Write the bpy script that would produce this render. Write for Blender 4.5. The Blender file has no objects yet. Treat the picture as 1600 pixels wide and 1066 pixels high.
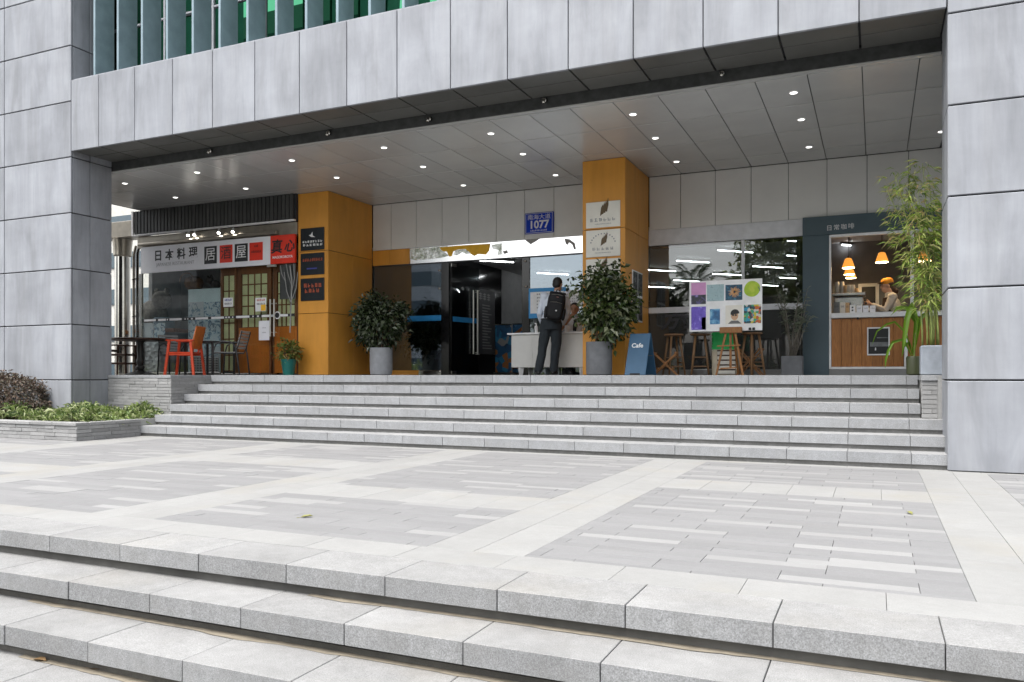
import bpy, bmesh, math, random
import numpy as np
from mathutils import Vector, Matrix, Euler
random.seed(11); RNG = np.random.default_rng(7)
R = math.radians
SC = bpy.context.scene
COL = SC.collection

# ---------------------------------------------------------------- camera
F_PX, HORIZON, YAW, EYE = 1264.0, 585.5, math.atan(568/1264.0), 0.96
cd = bpy.data.cameras.new('camera'); CAM = bpy.data.objects.new('camera', cd); COL.objects.link(CAM)
cd.sensor_fit = 'HORIZONTAL'; cd.sensor_width = 36.0; cd.lens = 36.0*F_PX/1600.0
cd.shift_y = (HORIZON-533.0)/1600.0; cd.clip_start = 0.05; cd.clip_end = 2000
CAM.location = (0, 0, EYE); CAM.rotation_euler = (R(90), 0, YAW)
SC.camera = CAM

# ---------------------------------------------------------------- sky and sun (bright overcast)
SUN_EL, SUN_AZ = R(63), R(206)      # azimuth clockwise from +Y : behind the camera, a little to the left
w = bpy.data.worlds.new('World'); SC.world = w; w.use_nodes = True
nt = w.node_tree; nt.nodes.clear()
sky = nt.nodes.new('ShaderNodeTexSky'); sky.sky_type = 'NISHITA'; sky.sun_disc = False
sky.sun_elevation = SUN_EL; sky.sun_rotation = SUN_AZ; sky.dust_density = 4.0; sky.air_density = 1.2
hs = nt.nodes.new('ShaderNodeHueSaturation'); hs.inputs['Saturation'].default_value = 0.22
bg = nt.nodes.new('ShaderNodeBackground'); bg.inputs['Strength'].default_value = 0.15
wo = nt.nodes.new('ShaderNodeOutputWorld')
nt.links.new(sky.outputs[0], hs.inputs['Color']); nt.links.new(hs.outputs[0], bg.inputs['Color']); nt.links.new(bg.outputs[0], wo.inputs['Surface'])
sl = bpy.data.lights.new('sun', 'SUN'); sl.energy = 1.5; sl.angle = R(35); sl.color = (1.0, .97, .93)
SUN = bpy.data.objects.new('sun', sl); COL.objects.link(SUN)
sd = Vector((math.sin(SUN_AZ)*math.cos(SUN_EL), math.cos(SUN_AZ)*math.cos(SUN_EL), math.sin(SUN_EL)))
SUN.rotation_euler = sd.to_track_quat('Z', 'Y').to_euler(); SUN.location = (0, -10, 30)
vs = SC.view_settings
vs.view_transform = 'Standard'; vs.look = 'None'; vs.gamma = 1.0; vs.use_curve_mapping = False; vs.exposure = 1.38
SC.cycles.use_denoising = True
SC.cycles.max_bounces = 8; SC.cycles.diffuse_bounces = 4; SC.cycles.glossy_bounces = 4; SC.cycles.transparent_max_bounces = 12
SC.cycles.sample_clamp_indirect = 6.0; SC.cycles.caustics_reflective = False; SC.cycles.caustics_refractive = False

# ---------------------------------------------------------------- pixel helpers (a direction; distance always from a real plane)
_s, _c = math.sin(YAW), math.cos(YAW)
def ray(px, py):
    u = (px-800)/F_PX; v = (HORIZON-py)/F_PX
    return Vector((-_s+u*_c, _c+u*_s, v))
def onY(px, py, Y):
    r = ray(px, py); k = Y/r.y; return Vector((r.x*k, Y, EYE+r.z*k))
def onX(px, py, X):
    r = ray(px, py); k = X/r.x; return Vector((X, r.y*k, EYE+r.z*k))
def onZ(px, py, Z):
    r = ray(px, py); k = (Z-EYE)/r.z; return Vector((r.x*k, r.y*k, Z))
def xY(px, Y): return onY(px, 500, Y).x
def zY(px, py, Y): return onY(px, py, Y).z

# ---------------------------------------------------------------- materials
MAT = {}
class NT:
    def __init__(s, name):
        s.m = bpy.data.materials.new(name); s.m.use_nodes = True; s.t = s.m.node_tree; s.t.nodes.clear()
        s.o = s.n('ShaderNodeOutputMaterial')
    def n(s, ty, **kw):
        x = s.t.nodes.new(ty)
        for k, v in kw.items():
            if k in x.inputs: s.set(x, k, v)
            else: setattr(x, k, v)
        return x
    def set(s, x, k, v):
        if hasattr(v, 'is_output'): s.t.links.new(v, x.inputs[k])
        else:
            if isinstance(v, tuple) and len(v) == 3 and x.inputs[k].type == 'RGBA': v = (*v, 1)
            x.inputs[k].default_value = v
    def lk(s, a, b): s.t.links.new(a, b)
    def pos(s, scale=(1, 1, 1), rnd=False, obj=False):
        if obj: p = s.n('ShaderNodeTexCoord').outputs['Object']
        else: p = s.n('ShaderNodeNewGeometry').outputs['Position']
        if rnd:
            oi = s.n('ShaderNodeObjectInfo'); mul = s.n('ShaderNodeMath', operation='MULTIPLY'); s.lk(oi.outputs['Random'], mul.inputs[0]); mul.inputs[1].default_value = 37.0
            ad = s.n('ShaderNodeVectorMath', operation='ADD'); s.lk(p, ad.inputs[0]); s.lk(mul.outputs[0], ad.inputs[1]); p = ad.outputs[0]
        mp = s.n('ShaderNodeMapping'); s.lk(p, mp.inputs['Vector']); mp.inputs['Scale'].default_value = scale
        return mp.outputs[0]
    def noise(s, vec, scale, detail=3, rough=.55, dist=0):
        x = s.n('ShaderNodeTexNoise'); s.lk(vec, x.inputs['Vector']); x.inputs['Scale'].default_value = scale
        x.inputs['Detail'].default_value = detail; x.inputs['Roughness'].default_value = rough; x.inputs['Distortion'].default_value = dist
        return x.outputs['Fac']
    def remap(s, v, a, b, c, d):
        x = s.n('ShaderNodeMapRange'); s.lk(v, x.inputs[0])
        for i, q in enumerate((a, b, c, d)): x.inputs[i+1].default_value = q
        return x.outputs[0]
    def mul(s, a, b):
        x = s.n('ShaderNodeMath', operation='MULTIPLY')
        for i, q in enumerate((a, b)):
            if hasattr(q, 'is_output'): s.lk(q, x.inputs[i])
            else: x.inputs[i].default_value = q
        return x.outputs[0]
    def mix(s, f, a, b, bt='MIX'):
        x = s.n('ShaderNodeMix', data_type='RGBA', blend_type=bt)
        for k, q in ((0, f), (6, a), (7, b)):
            if hasattr(q, 'is_output'): s.lk(q, x.inputs[k])
            else: x.inputs[k].default_value = q if k == 0 else (*q, 1)
        return x.outputs[2]
    def val(s, col, f):          # scale colour by factor
        x = s.n('ShaderNodeVectorMath', operation='SCALE')
        if hasattr(col, 'is_output'): s.lk(col, x.inputs[0])
        else: x.inputs[0].default_value = col
        s.lk(f, x.inputs['Scale']); return x.outputs[0]
    def bsdf(s, col, rough=.6, metal=0, spec=.5, bump=None, bs=.2, bd=.01, **kw):
        b = s.n('ShaderNodeBsdfPrincipled')
        s.set(b, 'Base Color', col); s.set(b, 'Roughness', rough); s.set(b, 'Metallic', metal); s.set(b, 'Specular IOR Level', spec)
        for k, v in kw.items(): s.set(b, k, v)
        if bump is not None:
            bp = s.n('ShaderNodeBump'); bp.inputs['Strength'].default_value = bs; bp.inputs['Distance'].default_value = bd
            s.lk(bump, bp.inputs['Height']); s.lk(bp.outputs[0], b.inputs['Normal'])
        s.lk(b.outputs[0], s.o.inputs['Surface']); return b
def rand_out(t): return t.n('ShaderNodeObjectInfo').outputs['Random']

def M(name, col, rough=.6, metal=0, var=.10, scale=6, rnd=.0, bump=0, spec=.5, fine=0):
    """plain painted / cast surface with soft colour variation"""
    if name in MAT: return MAT[name]
    t = NT(name); p = t.pos()
    f = t.remap(t.noise(p, scale, 4), .3, .7, 1-var, 1+var)
    if rnd: f = t.mul(f, t.remap(rand_out(t), 0, 1, 1-rnd, 1+rnd))
    bmp = None
    if bump or fine: bmp = t.noise(p, fine or 90, 2)
    t.bsdf(t.val(col, f), rough=rough, metal=metal, spec=spec, bump=bmp, bs=bump, bd=.004)
    MAT[name] = t.m; return t.m

def granite(name, col, rnd=.06, stain=.10, speck=.16, warm=0.0, rough=.75, sc=170, face=0, spots=0):
    t = NT(name); p = t.pos(rnd=True)
    f = t.remap(t.noise(p, sc, 2, .7), .25, .75, 1-speck, 1+speck)
    f2 = t.remap(t.noise(p, 2.2, 5, .6), .3, .7, 1-stain, 1+stain*.7)
    f3 = t.remap(t.noise(p, 17, 4, .65), .35, .7, 1-stain*.5, 1+stain*.4)
    f = t.mul(t.mul(f, f2), t.mul(f3, t.remap(rand_out(t), 0, 1, 1-rnd, 1+rnd)))
    c = t.val(col, f)
    if warm:
        wn = t.remap(t.noise(t.pos(), 1.1, 5, .6), .52, .72, 0, warm)
        c = t.mix(wn, c, (col[0]*1.02, col[1]*.93, col[2]*.76))
    if spots:     # trodden gum and drip spots
        vo = t.n('ShaderNodeTexVoronoi'); t.lk(t.pos(), vo.inputs['Vector']); vo.inputs['Scale'].default_value = 3.1
        c = t.mix(t.remap(vo.outputs['Distance'], .025, .05, spots, 0), c, (.12, .12, .118))
        c = t.mix(t.remap(t.noise(t.pos((.7, 2.2, 1)), 1.3, 6, .7), .55, .75, 0, .16), c, (.17, .165, .155))
    if face:      # sawn vertical faces: run-off streaks, dark blotches, coarse grain and a bluer tone
        nz = t.n('ShaderNodeSeparateXYZ'); t.lk(t.n('ShaderNodeNewGeometry').outputs['True Normal'], nz.inputs[0])
        up = t.remap(nz.outputs[2], .2, .8, 1, 0)
        drip = t.remap(t.noise(t.pos((13, 13, 3.0), rnd=True), 1, 6, .65), .42, .75, 0, .30)
        blot = t.remap(t.noise(t.pos((5, 5, 7), rnd=True), 1, 4, .6), .45, .7, 0, .22)
        grain = t.remap(t.noise(p, 95, 3, .75), .3, .7, .80, 1.14)
        fm = t.mul(up, face); c2 = t.val((col[0]*1.02, col[1]*1.04, col[2]*1.075), t.mul(f, grain))
        c2 = t.mix(drip, c2, (.16, .16, .155)); c2 = t.mix(blot, c2, (.20, .195, .185)); c = t.mix(fm, c, c2)
    t.bsdf(c, rough=rough, spec=.35, bump=t.noise(p, sc*.8, 2), bs=.12, bd=.003)
    MAT[name] = t.m; return t.m

def cladding(name, col, streak=.16, rough=.5):
    """pale panel with rain streaks running down"""
    t = NT(name); rr = rand_out(t)
    a = t.remap(t.noise(t.pos((3.2, 3.2, .7), rnd=True), 1.0, 5, .6, .6), .38, .68, 1+streak*.25, 1-streak)
    b = t.remap(t.noise(t.pos((22, 22, .9), rnd=True), 1.0, 4, .6), .45, .75, 1, 1-streak*.40)
    c = t.remap(t.noise(t.pos((.9, .9, 1.5), rnd=True), 1.0, 5, .6), .3, .7, 1+streak*.35, 1-streak*.75)
    fine = t.remap(t.noise(t.pos(), 240, 2, .6), .3, .7, .975, 1.025)
    f = t.mul(t.mul(a, b), t.mul(c, t.mul(fine, t.remap(rr, 0, 1, .945, 1.055))))
    col2 = t.mix(t.remap(t.noise(t.pos((5, 5, .3), rnd=True), 1, 4), .45, .75, 0, .6), col, (col[0]*.98, col[1]*.965, col[2]*.94))
    t.bsdf(t.val(col2, f), rough=rough, spec=.35, bump=t.noise(t.pos((1, 1, 1)), 3, 3), bs=.06, bd=.02)
    MAT[name] = t.m; return t.m

def wood(name, col, dark, scale=(1, 1, 1), rough=.5, rnd=.12):
    t = NT(name); p = t.pos(scale, rnd=True)
    g = t.noise(p, 6, 6, .65, 1.5)
    c = t.mix(t.remap(g, .35, .68, 0, 1), dark, col)
    f = t.mul(t.remap(rand_out(t), 0, 1, 1-rnd, 1+rnd), t.remap(t.noise(t.pos(), 2, 3), .3, .7, .88, 1.1))
    t.bsdf(t.val(c, f), rough=rough, spec=.4, bump=g, bs=.1, bd=.003)
    MAT[name] = t.m; return t.m

def leafm(name, cols, rough=.4, trans=.25):
    t = NT(name); gi = t.n('ShaderNodeNewGeometry').outputs['Random Per Island']
    cr = t.n('ShaderNodeValToRGB'); t.lk(gi, cr.inputs[0])
    el = cr.color_ramp.elements
    while len(el) < len(cols): el.new(.5)
    for i, c in enumerate(cols): el[i].position = i/(len(cols)-1); el[i].color = (*c, 1)
    b = t.bsdf(cr.outputs[0], rough=rough, spec=.5)
    if trans:
        tr = t.n('ShaderNodeBsdfTranslucent'); t.lk(cr.outputs[0], tr.inputs['Color'])
        mx = t.n('ShaderNodeMixShader'); mx.inputs[0].default_value = trans
        t.lk(b.outputs[0], mx.inputs[1]); t.lk(tr.outputs[0], mx.inputs[2]); t.lk(mx.outputs[0], t.o.inputs['Surface'])
    MAT[name] = t.m; return t.m

def glass(name, tint, ior=1.7, gcol=(1, 1, 1), rough=0.0):
    t = NT(name)
    tr = t.n('ShaderNodeBsdfTransparent'); t.set(tr, 'Color', tint)
    gl = t.n('ShaderNodeBsdfGlossy'); t.set(gl, 'Color', gcol); t.set(gl, 'Roughness', rough)
    fr = t.n('ShaderNodeFresnel'); bf = t.n('ShaderNodeNewGeometry').outputs['Backfacing']; t.lk(t.remap(bf, 0, 1, ior, 1/ior), fr.inputs['IOR'])
    bp = t.n('ShaderNodeBump'); bp.inputs['Strength'].default_value = .05; bp.inputs['Distance'].default_value = .01
    t.lk(t.noise(t.pos(), 1.1, 1), bp.inputs['Height']); t.lk(bp.outputs[0], gl.inputs['Normal'])
    mx = t.n('ShaderNodeMixShader'); t.lk(fr.outputs[0], mx.inputs[0]); t.lk(tr.outputs[0], mx.inputs[1]); t.lk(gl.outputs[0], mx.inputs[2])
    t.lk(mx.outputs[0], t.o.inputs['Surface']); MAT[name] = t.m; return t.m

ORD = ('first', 'second', 'third', 'fourth', 'fifth', 'sixth', 'seventh', 'eighth', 'ninth', 'tenth', 'eleventh')
def emit(name, col, st):
    t = NT(name); e = t.n('ShaderNodeEmission'); t.set(e, 'Color', col); t.set(e, 'Strength', st); t.lk(e.outputs[0], t.o.inputs['Surface'])
    MAT[name] = t.m; return t.m

def art(name, stops, scale=8, kind='noise', rough=.5):
    """printed picture: patches of colour"""
    t = NT(name); p = t.pos((1, 1, 1))
    if kind == 'vor':
        v = t.n('ShaderNodeTexVoronoi'); t.lk(p, v.inputs['Vector']); v.inputs['Scale'].default_value = scale
        sp = t.n('ShaderNodeSeparateColor'); t.lk(v.outputs['Color'], sp.inputs[0]); f = sp.outputs[0]
    else: f = t.remap(t.noise(p, scale, 4, .6, .6), .28, .72, 0, 1)
    cr = t.n('ShaderNodeValToRGB'); t.lk(f, cr.inputs[0]); el = cr.color_ramp.elements
    if kind == 'vor': cr.color_ramp.interpolation = 'CONSTANT'
    while len(el) < len(stops): el.new(.5)
    for i, (q, c) in enumerate(stops): el[i].position = q; el[i].color = (*c, 1)
    t.bsdf(cr.outputs[0], rough=rough); MAT[name] = t.m; return t.m

# ---------------------------------------------------------------- mesh builder
class MB:
    def __init__(s): s.v = []; s.f = []; s.mi = []; s.cur = 0
    def add(s, vs, fs):
        b = len(s.v); s.v.extend([tuple(x) for x in vs]); s.f.extend([tuple(i+b for i in f) for f in fs]); s.mi.extend([s.cur]*len(fs)); return s
    def box(s, x0, x1, y0, y1, z0, z1, mtx=None):
        vs = [Vector(p) for p in ((x0,y0,z0),(x1,y0,z0),(x1,y1,z0),(x0,y1,z0),(x0,y0,z1),(x1,y0,z1),(x1,y1,z1),(x0,y1,z1))]
        if mtx is not None: vs = [mtx @ v for v in vs]
        return s.add(vs, [(0,3,2,1),(4,5,6,7),(0,1,5,4),(1,2,6,5),(2,3,7,6),(3,0,4,7)])
    def cbox(s, x0, x1, y0, y1, z0, z1, b=.004, mtx=None):
        c = Vector(((x0+x1)/2, (y0+y1)/2, (z0+z1)/2)); h = ((x1-x0)/2, (y1-y0)/2, (z1-z0)/2)
        b = min(b, min(h)*.8); vs = []; ix = {}
        for sx in (-1, 1):
            for sy in (-1, 1):
                for sz in (-1, 1):
                    for a in range(3):
                        sg = (sx, sy, sz); p = [sg[k]*(h[k]-(0 if k == a else b)) for k in range(3)]
                        ix[(sg, a)] = len(vs); vs.append(c+Vector(p))
        fs = []
        for a in range(3):
            u, v_ = [k for k in range(3) if k != a]
            for sg in (-1, 1):
                q = []
                for (i, j) in ((-1,-1),(1,-1),(1,1),(-1,1)):
                    t = [0,0,0]; t[a] = sg; t[u] = i; t[v_] = j; q.append(ix[(tuple(t), a)])
                fs.append(tuple(q))
        for cx in range(3):
            a, bb = [k for k in range(3) if k != cx]
            for i in (-1, 1):
                for j in (-1, 1):
                    t0 = [0,0,0]; t0[cx] = -1; t0[a] = i; t0[bb] = j; t1 = list(t0); t1[cx] = 1
                    fs.append((ix[(tuple(t0), a)], ix[(tuple(t1), a)], ix[(tuple(t1), bb)], ix[(tuple(t0), bb)]))
        for sx in (-1, 1):
            for sy in (-1, 1):
                for sz in (-1, 1): fs.append(tuple(ix[((sx, sy, sz), a)] for a in range(3)))
        if mtx is not None: vs = [mtx @ v for v in vs]
        return s.add(vs, fs)
    def tube(s, pts, rad, n=8, caps=True, side=None):
        """rad: number, list of numbers or list of (a,b); side = direction of the a axis"""
        pts = [Vector(p) for p in pts]
        if not isinstance(rad, (list, tuple)): rad = [rad]*len(pts)
        rings = []; up = None
        for i, p in enumerate(pts):
            t = (pts[min(i+1, len(pts)-1)]-pts[max(i-1, 0)]).normalized()
            if side is not None: a = Vector(side); a = (a-t*a.dot(t)).normalized()
            else:
                if up is None: up = Vector((0,0,1)) if abs(t.z) < .9 else Vector((1,0,0))
                a = (up-t*up.dot(t)); a = a.normalized() if a.length > 1e-5 else t.orthogonal().normalized(); up = a
            b = t.cross(a); r = rad[i]; ra, rb = r if isinstance(r, (tuple, list)) else (r, r)
            rings.append([p+a*(math.cos(2*math.pi*k/n)*ra)+b*(math.sin(2*math.pi*k/n)*rb) for k in range(n)])
        vs = [v for r_ in rings for v in r_]; fs = []
        for i in range(len(pts)-1):
            for k in range(n): fs.append((i*n+k, i*n+(k+1) % n, (i+1)*n+(k+1) % n, (i+1)*n+k))
        if caps: fs.append(tuple(range(n-1, -1, -1))); fs.append(tuple((len(pts)-1)*n+k for k in range(n)))
        return s.add(vs, fs)
    def lathe(s, prof, c=(0,0,0), n=24, wob=0):
        c = Vector(c); vs = []; fs = []
        for (r, z) in prof:
            for k in range(n):
                q = r*(1+(wob if k % 2 else 0)); a = 2*math.pi*k/n; vs.append(c+Vector((q*math.cos(a), q*math.sin(a), z)))
        for i in range(len(prof)-1):
            for k in range(n): fs.append((i*n+k, i*n+(k+1) % n, (i+1)*n+(k+1) % n, (i+1)*n+k))
        fs.append(tuple(range(n-1, -1, -1))); fs.append(tuple((len(prof)-1)*n+k for k in range(n)))
        return s.add(vs, fs)
    def sup(s, c, h, e1=.6, e2=.6, nu=20, nv=12, mtx=None):
        c = Vector(c); vs = []; fs = []
        pw = lambda x, e: math.copysign(abs(x)**e, x)
        for i in range(nv+1):
            ph = -math.pi/2+math.pi*i/nv
            for k in range(nu):
                th = 2*math.pi*k/nu
                p = Vector((h[0]*pw(math.cos(ph), e1)*pw(math.cos(th), e2), h[1]*pw(math.cos(ph), e1)*pw(math.sin(th), e2), h[2]*pw(math.sin(ph), e1)))
                vs.append(c+p if mtx is None else c+mtx @ p)
        for i in range(nv):
            for k in range(nu): fs.append((i*nu+k, i*nu+(k+1) % nu, (i+1)*nu+(k+1) % nu, (i+1)*nu+k))
        return s.add(vs, fs)
    def poly(s, pts, off):
        """flat polygon pts extruded by vector off"""
        pts = [Vector(p) for p in pts]; off = Vector(off); n = len(pts)
        fs = [tuple(range(n-1, -1, -1)), tuple(range(n, 2*n))]+[(i, (i+1) % n, n+(i+1) % n, n+i) for i in range(n)]
        return s.add(pts+[p+off for p in pts], fs)
    def bar(s, a, b, wx, wy, up=(0,0,1)):
        a, b = Vector(a), Vector(b); t = (b-a).normalized(); up = Vector(up)
        if abs(t.dot(up)) > .95: up = Vector((0,1,0))
        x = t.cross(up).normalized(); y = x.cross(t)
        vs = [p+x*(i*wx/2)+y*(j*wy/2) for p in (a, b) for (i, j) in ((-1,-1),(1,-1),(1,1),(-1,1))]
        return s.add(vs, [(0,1,2,3),(7,6,5,4),(0,4,5,1),(1,5,6,2),(2,6,7,3),(3,7,4,0)])
    def mesh(s, name, mats, smooth=False):
        me = bpy.data.meshes.new(name); me.from_pydata(s.v, [], s.f)
        bm = bmesh.new(); bm.from_mesh(me); bmesh.ops.recalc_face_normals(bm, faces=bm.faces)
        bm.to_mesh(me); bm.free()
        for m in (mats if isinstance(mats, (list, tuple)) else [mats]): me.materials.append(MAT[m] if isinstance(m, str) else m)
        if any(s.mi): me.polygons.foreach_set('material_index', s.mi)
        if smooth: me.polygons.foreach_set('use_smooth', [True]*len(me.polygons)); 
        if smooth and smooth is not True: me.set_sharp_from_angle(angle=R(smooth))
        return me
    def build(s, name, mats, parent=None, smooth=False, local=False):
        return link(name, s.mesh(name, mats, smooth), parent, local)

WL = {}          # world matrix of thing roots
def link(name, me, parent=None, local=False, mtx=None):
    o = bpy.data.objects.new(name, me); COL.objects.link(o)
    if mtx is not None: o.matrix_world = mtx
    WL[o.name] = Matrix(mtx) if mtx is not None else Matrix.Identity(4)
    if parent is not None:
        o.parent = parent
        if not local and parent.name in WL: o.matrix_parent_inverse = WL[parent.name].inverted()
    return o
def tag(o, label=None, cat=None, group=None, kind=None):
    for k, v in (('label', label), ('category', cat), ('group', group), ('kind', kind)):
        if v: o[k] = v
    return o
def thing(name, label, cat, loc=(0,0,0), rz=0, group=None):
    o = bpy.data.objects.new(name, None); COL.objects.link(o); o.empty_display_size = .1
    o.location = loc; o.rotation_euler = (0, 0, rz)
    WL[o.name] = Matrix.Translation(Vector(loc)) @ Matrix.Rotation(rz, 4, 'Z')
    return tag(o, label, cat, group)
def struct(name, mb, m, parent=None, smooth=False):
    o = mb.build(name, m, parent, smooth)
    if parent is None: o['kind'] = 'structure'
    return o
def copy_tree(o, parent=None):
    c = o.copy(); COL.objects.link(c); c.parent = parent
    if parent is not None: c.matrix_parent_inverse = o.matrix_parent_inverse.copy()
    for ch in list(o.children): copy_tree(ch, c)
    return c
def place_copy(o, loc, rz, label):
    c = copy_tree(o); c.location = loc; c.rotation_euler = (0, 0, rz); c['label'] = label; return c

_pc = {}
def piece(name, x0, x1, y0, y1, z0, z1, m, parent, b=.003):
    """a stone / panel / plank: one object, mesh shared between pieces of the same size"""
    dx, dy, dz = x1-x0, y1-y0, z1-z0
    k = (round(dx, 3), round(dy, 3), round(dz, 3), m, b)
    if k not in _pc: _pc[k] = MB().cbox(-dx/2, dx/2, -dy/2, dy/2, -dz/2, dz/2, b).mesh(name, m)
    o = bpy.data.objects.new(name, _pc[k]); COL.objects.link(o); o.location = ((x0+x1)/2, (y0+y1)/2, (z0+z1)/2)
    o.parent = parent
    if parent.name in WL: o.matrix_parent_inverse = WL[parent.name].inverted()
    return o

def text(name, s, size, loc, m, parent, rx=90, rz=0, align='CENTER', ext=.002, sx=1.0, shear=0, bold=0):
    c = bpy.data.curves.new('t', 'FONT'); c.body = s; c.size = size; c.align_x = align; c.align_y = 'CENTER'; c.extrude = ext; c.shear = shear; c.offset = bold; c.resolution_u = 3
    o = bpy.data.objects.new('t', c); COL.objects.link(o)
    dg = bpy.context.evaluated_depsgraph_get(); dg.update()
    me = bpy.data.meshes.new_from_object(o.evaluated_get(dg)); bpy.data.objects.remove(o); bpy.data.curves.remove(c)
    me.name = name; me.materials.clear(); me.materials.append(MAT[m])
    T = Matrix.Translation(loc) @ Euler((R(rx), 0, R(rz))).to_matrix().to_4x4() @ Matrix.Diagonal((sx, 1, 1, 1))
    me.transform(T)
    return link(name, me, parent)

def glyphs(name, n, x0, x1, z0, z1, Y, m, parent, seed=0, t=.003, bold=.16):
    """small print too fine to read in the photograph: a row of stroke clusters (facing -Y)"""
    rg = random.Random(seed); mb = MB(); wd = (x1-x0)/n
    for i in range(n):
        a = x0+i*wd+wd*.12; b = x0+(i+1)*wd-wd*.12; s = (b-a)*bold
        h = z1-z0
        for q in range(rg.choice((2, 3))):
            z = z0+h*(q+.3)/3+rg.uniform(-.05, .05)*h; mb.box(a+rg.uniform(0, .2)*wd, b-rg.uniform(0, .2)*wd, Y-t, Y, z, z+h*bold)
        for q in range(rg.choice((1, 2))):
            x = a+(b-a)*(q+.4)/2+rg.uniform(-.1, .1)*wd; mb.box(x, x+s, Y-t*1.4, Y-.0004, z0+rg.uniform(0, .2)*h, z1-rg.uniform(0, .1)*h)
    o = mb.build(name, m, parent); o['kind'] = 'stuff'; return o

def leaf_mesh(name, P, D, N, L, Wd, m, fold=.25, droop=.2):
    """leaves as folded, slightly bent blades: 6 verts, 4 tris each"""
    P, D, N = (np.asarray(a, float) for a in (P, D, N)); n = len(P)
    D /= np.linalg.norm(D, axis=1)[:, None]+1e-9
    S = np.cross(D, N); S /= np.linalg.norm(S, axis=1)[:, None]+1e-9
    U = np.cross(S, D); L = np.broadcast_to(L, n)[:, None]; Wd = np.broadcast_to(Wd, n)[:, None]
    dn = np.array([0, 0, -1.0])
    mid = P+D*L*.45; tip = P+D*L+dn*L*droop
    l = mid-S*Wd*.5+U*Wd*fold; r = mid+S*Wd*.5+U*Wd*fold
    V = np.stack([P, l, mid+dn*L*droop*.15, r, tip], 1).reshape(-1, 3)
    b = np.arange(n)[:, None]*5
    Fc = np.concatenate([b+np.array([[0, 2, 1]]), b+np.array([[0, 3, 2]]), b+np.array([[1, 2, 4]]), b+np.array([[2, 3, 4]])], 0)
    me = bpy.data.meshes.new(name); me.from_pydata(V.tolist(), [], Fc.tolist()); me.materials.append(MAT[m]); me.update()
    return me
def rdir(n, up=0.0):
    d = RNG.normal(size=(n, 3)); d[:, 2] += up; return d/np.linalg.norm(d, axis=1)[:, None]

def remesh(mb, vox=.012, it=4):
    me = mb.mesh('tmp', []); o = bpy.data.objects.new('tmp', me); COL.objects.link(o)
    m = o.modifiers.new('r', 'REMESH'); m.mode = 'VOXEL'; m.voxel_size = vox
    s = o.modifiers.new('s', 'SMOOTH'); s.factor = .5; s.iterations = it
    dg = bpy.context.evaluated_depsgraph_get(); dg.update()
    r = bpy.data.meshes.new_from_object(o.evaluated_get(dg)); bpy.data.objects.remove(o)
    r.polygons.foreach_set('use_smooth', [True]*len(r.polygons)); return r

# ================================================================= materials used
granite('slab_light', (.252, .252, .247), spots=.3, rnd=.035, stain=.07, speck=.10, warm=.35)
granite('step_stone', (.275, .277, .279), face=1.0, rnd=.06, stain=.12, speck=.20, sc=150)
granite('lower_stone', (.238, .238, .236), spots=.35, face=1.0, rnd=.05, stain=.16, speck=.34, sc=190, warm=.25)
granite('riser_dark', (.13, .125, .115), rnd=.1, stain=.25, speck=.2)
granite('riser_stone', (.23, .228, .222), rnd=.1, stain=.25, speck=.2)
granite('paver_grey', (.192, .192, .194), spots=.3, rnd=.05, stain=.05, speck=.10)
granite('paver_pale', (.246, .246, .244), rnd=.05, stain=.05, speck=.08)
granite('brick_grey', (.27, .27, .27), rnd=.16, stain=.14, speck=.12)
M('joint_bed', (.13, .127, .12), .95, var=.25, scale=5)
M('mortar', (.33, .33, .32), .95, var=.15)
cladding('cladding_grey', (.285, .298, .326), streak=.215)
M('joint_dark', (.03, .031, .034), .8)
M('soffit_dark', (.12, .12, .112), .38, metal=.2, var=.12, scale=2.5, rnd=.06)
M('soffit_strip', (.05, .052, .052), .45, var=.35, scale=9)
M('ceiling_metal', (.55, .555, .545), .27, metal=.25, var=.05, scale=1.5, rnd=.05)
cladding('orange_panel', (.74, .335, .055), streak=.10, rough=.42)
M('beige_panel', (.76, .755, .73), .5, var=.04, scale=2, rnd=.025)
M('fin_blue', (.215, .29, .325), .35, metal=.15, var=.12, scale=5)
M('fin_edge', (.46, .47, .50), .4, metal=.2)
M('white_metal', (.80, .80, .80), .4)
M('chrome', (.62, .60, .56), .14, metal=1.0, var=.10)
M('black_metal', (.018, .018, .02), .35)
M('dark_frame', (.03, .032, .035), .4)
M('asphalt', (.05, .05, .052), .9, var=.2, scale=20)

# ================================================================= ground and plaza
GZ = -.60
g = MB().box(-300, 300, -300, 300, GZ-.5, GZ); struct('ground', g, 'asphalt')
BACK = 9.21                      # riser of the first entrance step
plaza = struct('plaza', MB().box(-16, 6, 3.31, 9.4, -.6, -.014), 'joint_bed'); tag(plaza, 'pale stone plaza with grey strip paving between two flights of steps', 'plaza')
ROW0 = 3.27
def slab_rows(x0, x1, y0, y1, pitch, phase, m='slab_light', z=0):
    k = math.floor((x0-phase)/pitch); x = phase+k*pitch
    while x < x1-.01:
        a, b = max(x, x0), min(x+pitch, x1)
        if b-a > .04: piece('paving_slab', a+.001, b-.001, y0+.001, y1-.001, -.03, z+random.uniform(-.0006, .0006), m, plaza, .0012)
        x += pitch
NOSE_T = .098
PH0 = -.362; P0 = .5905
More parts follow.
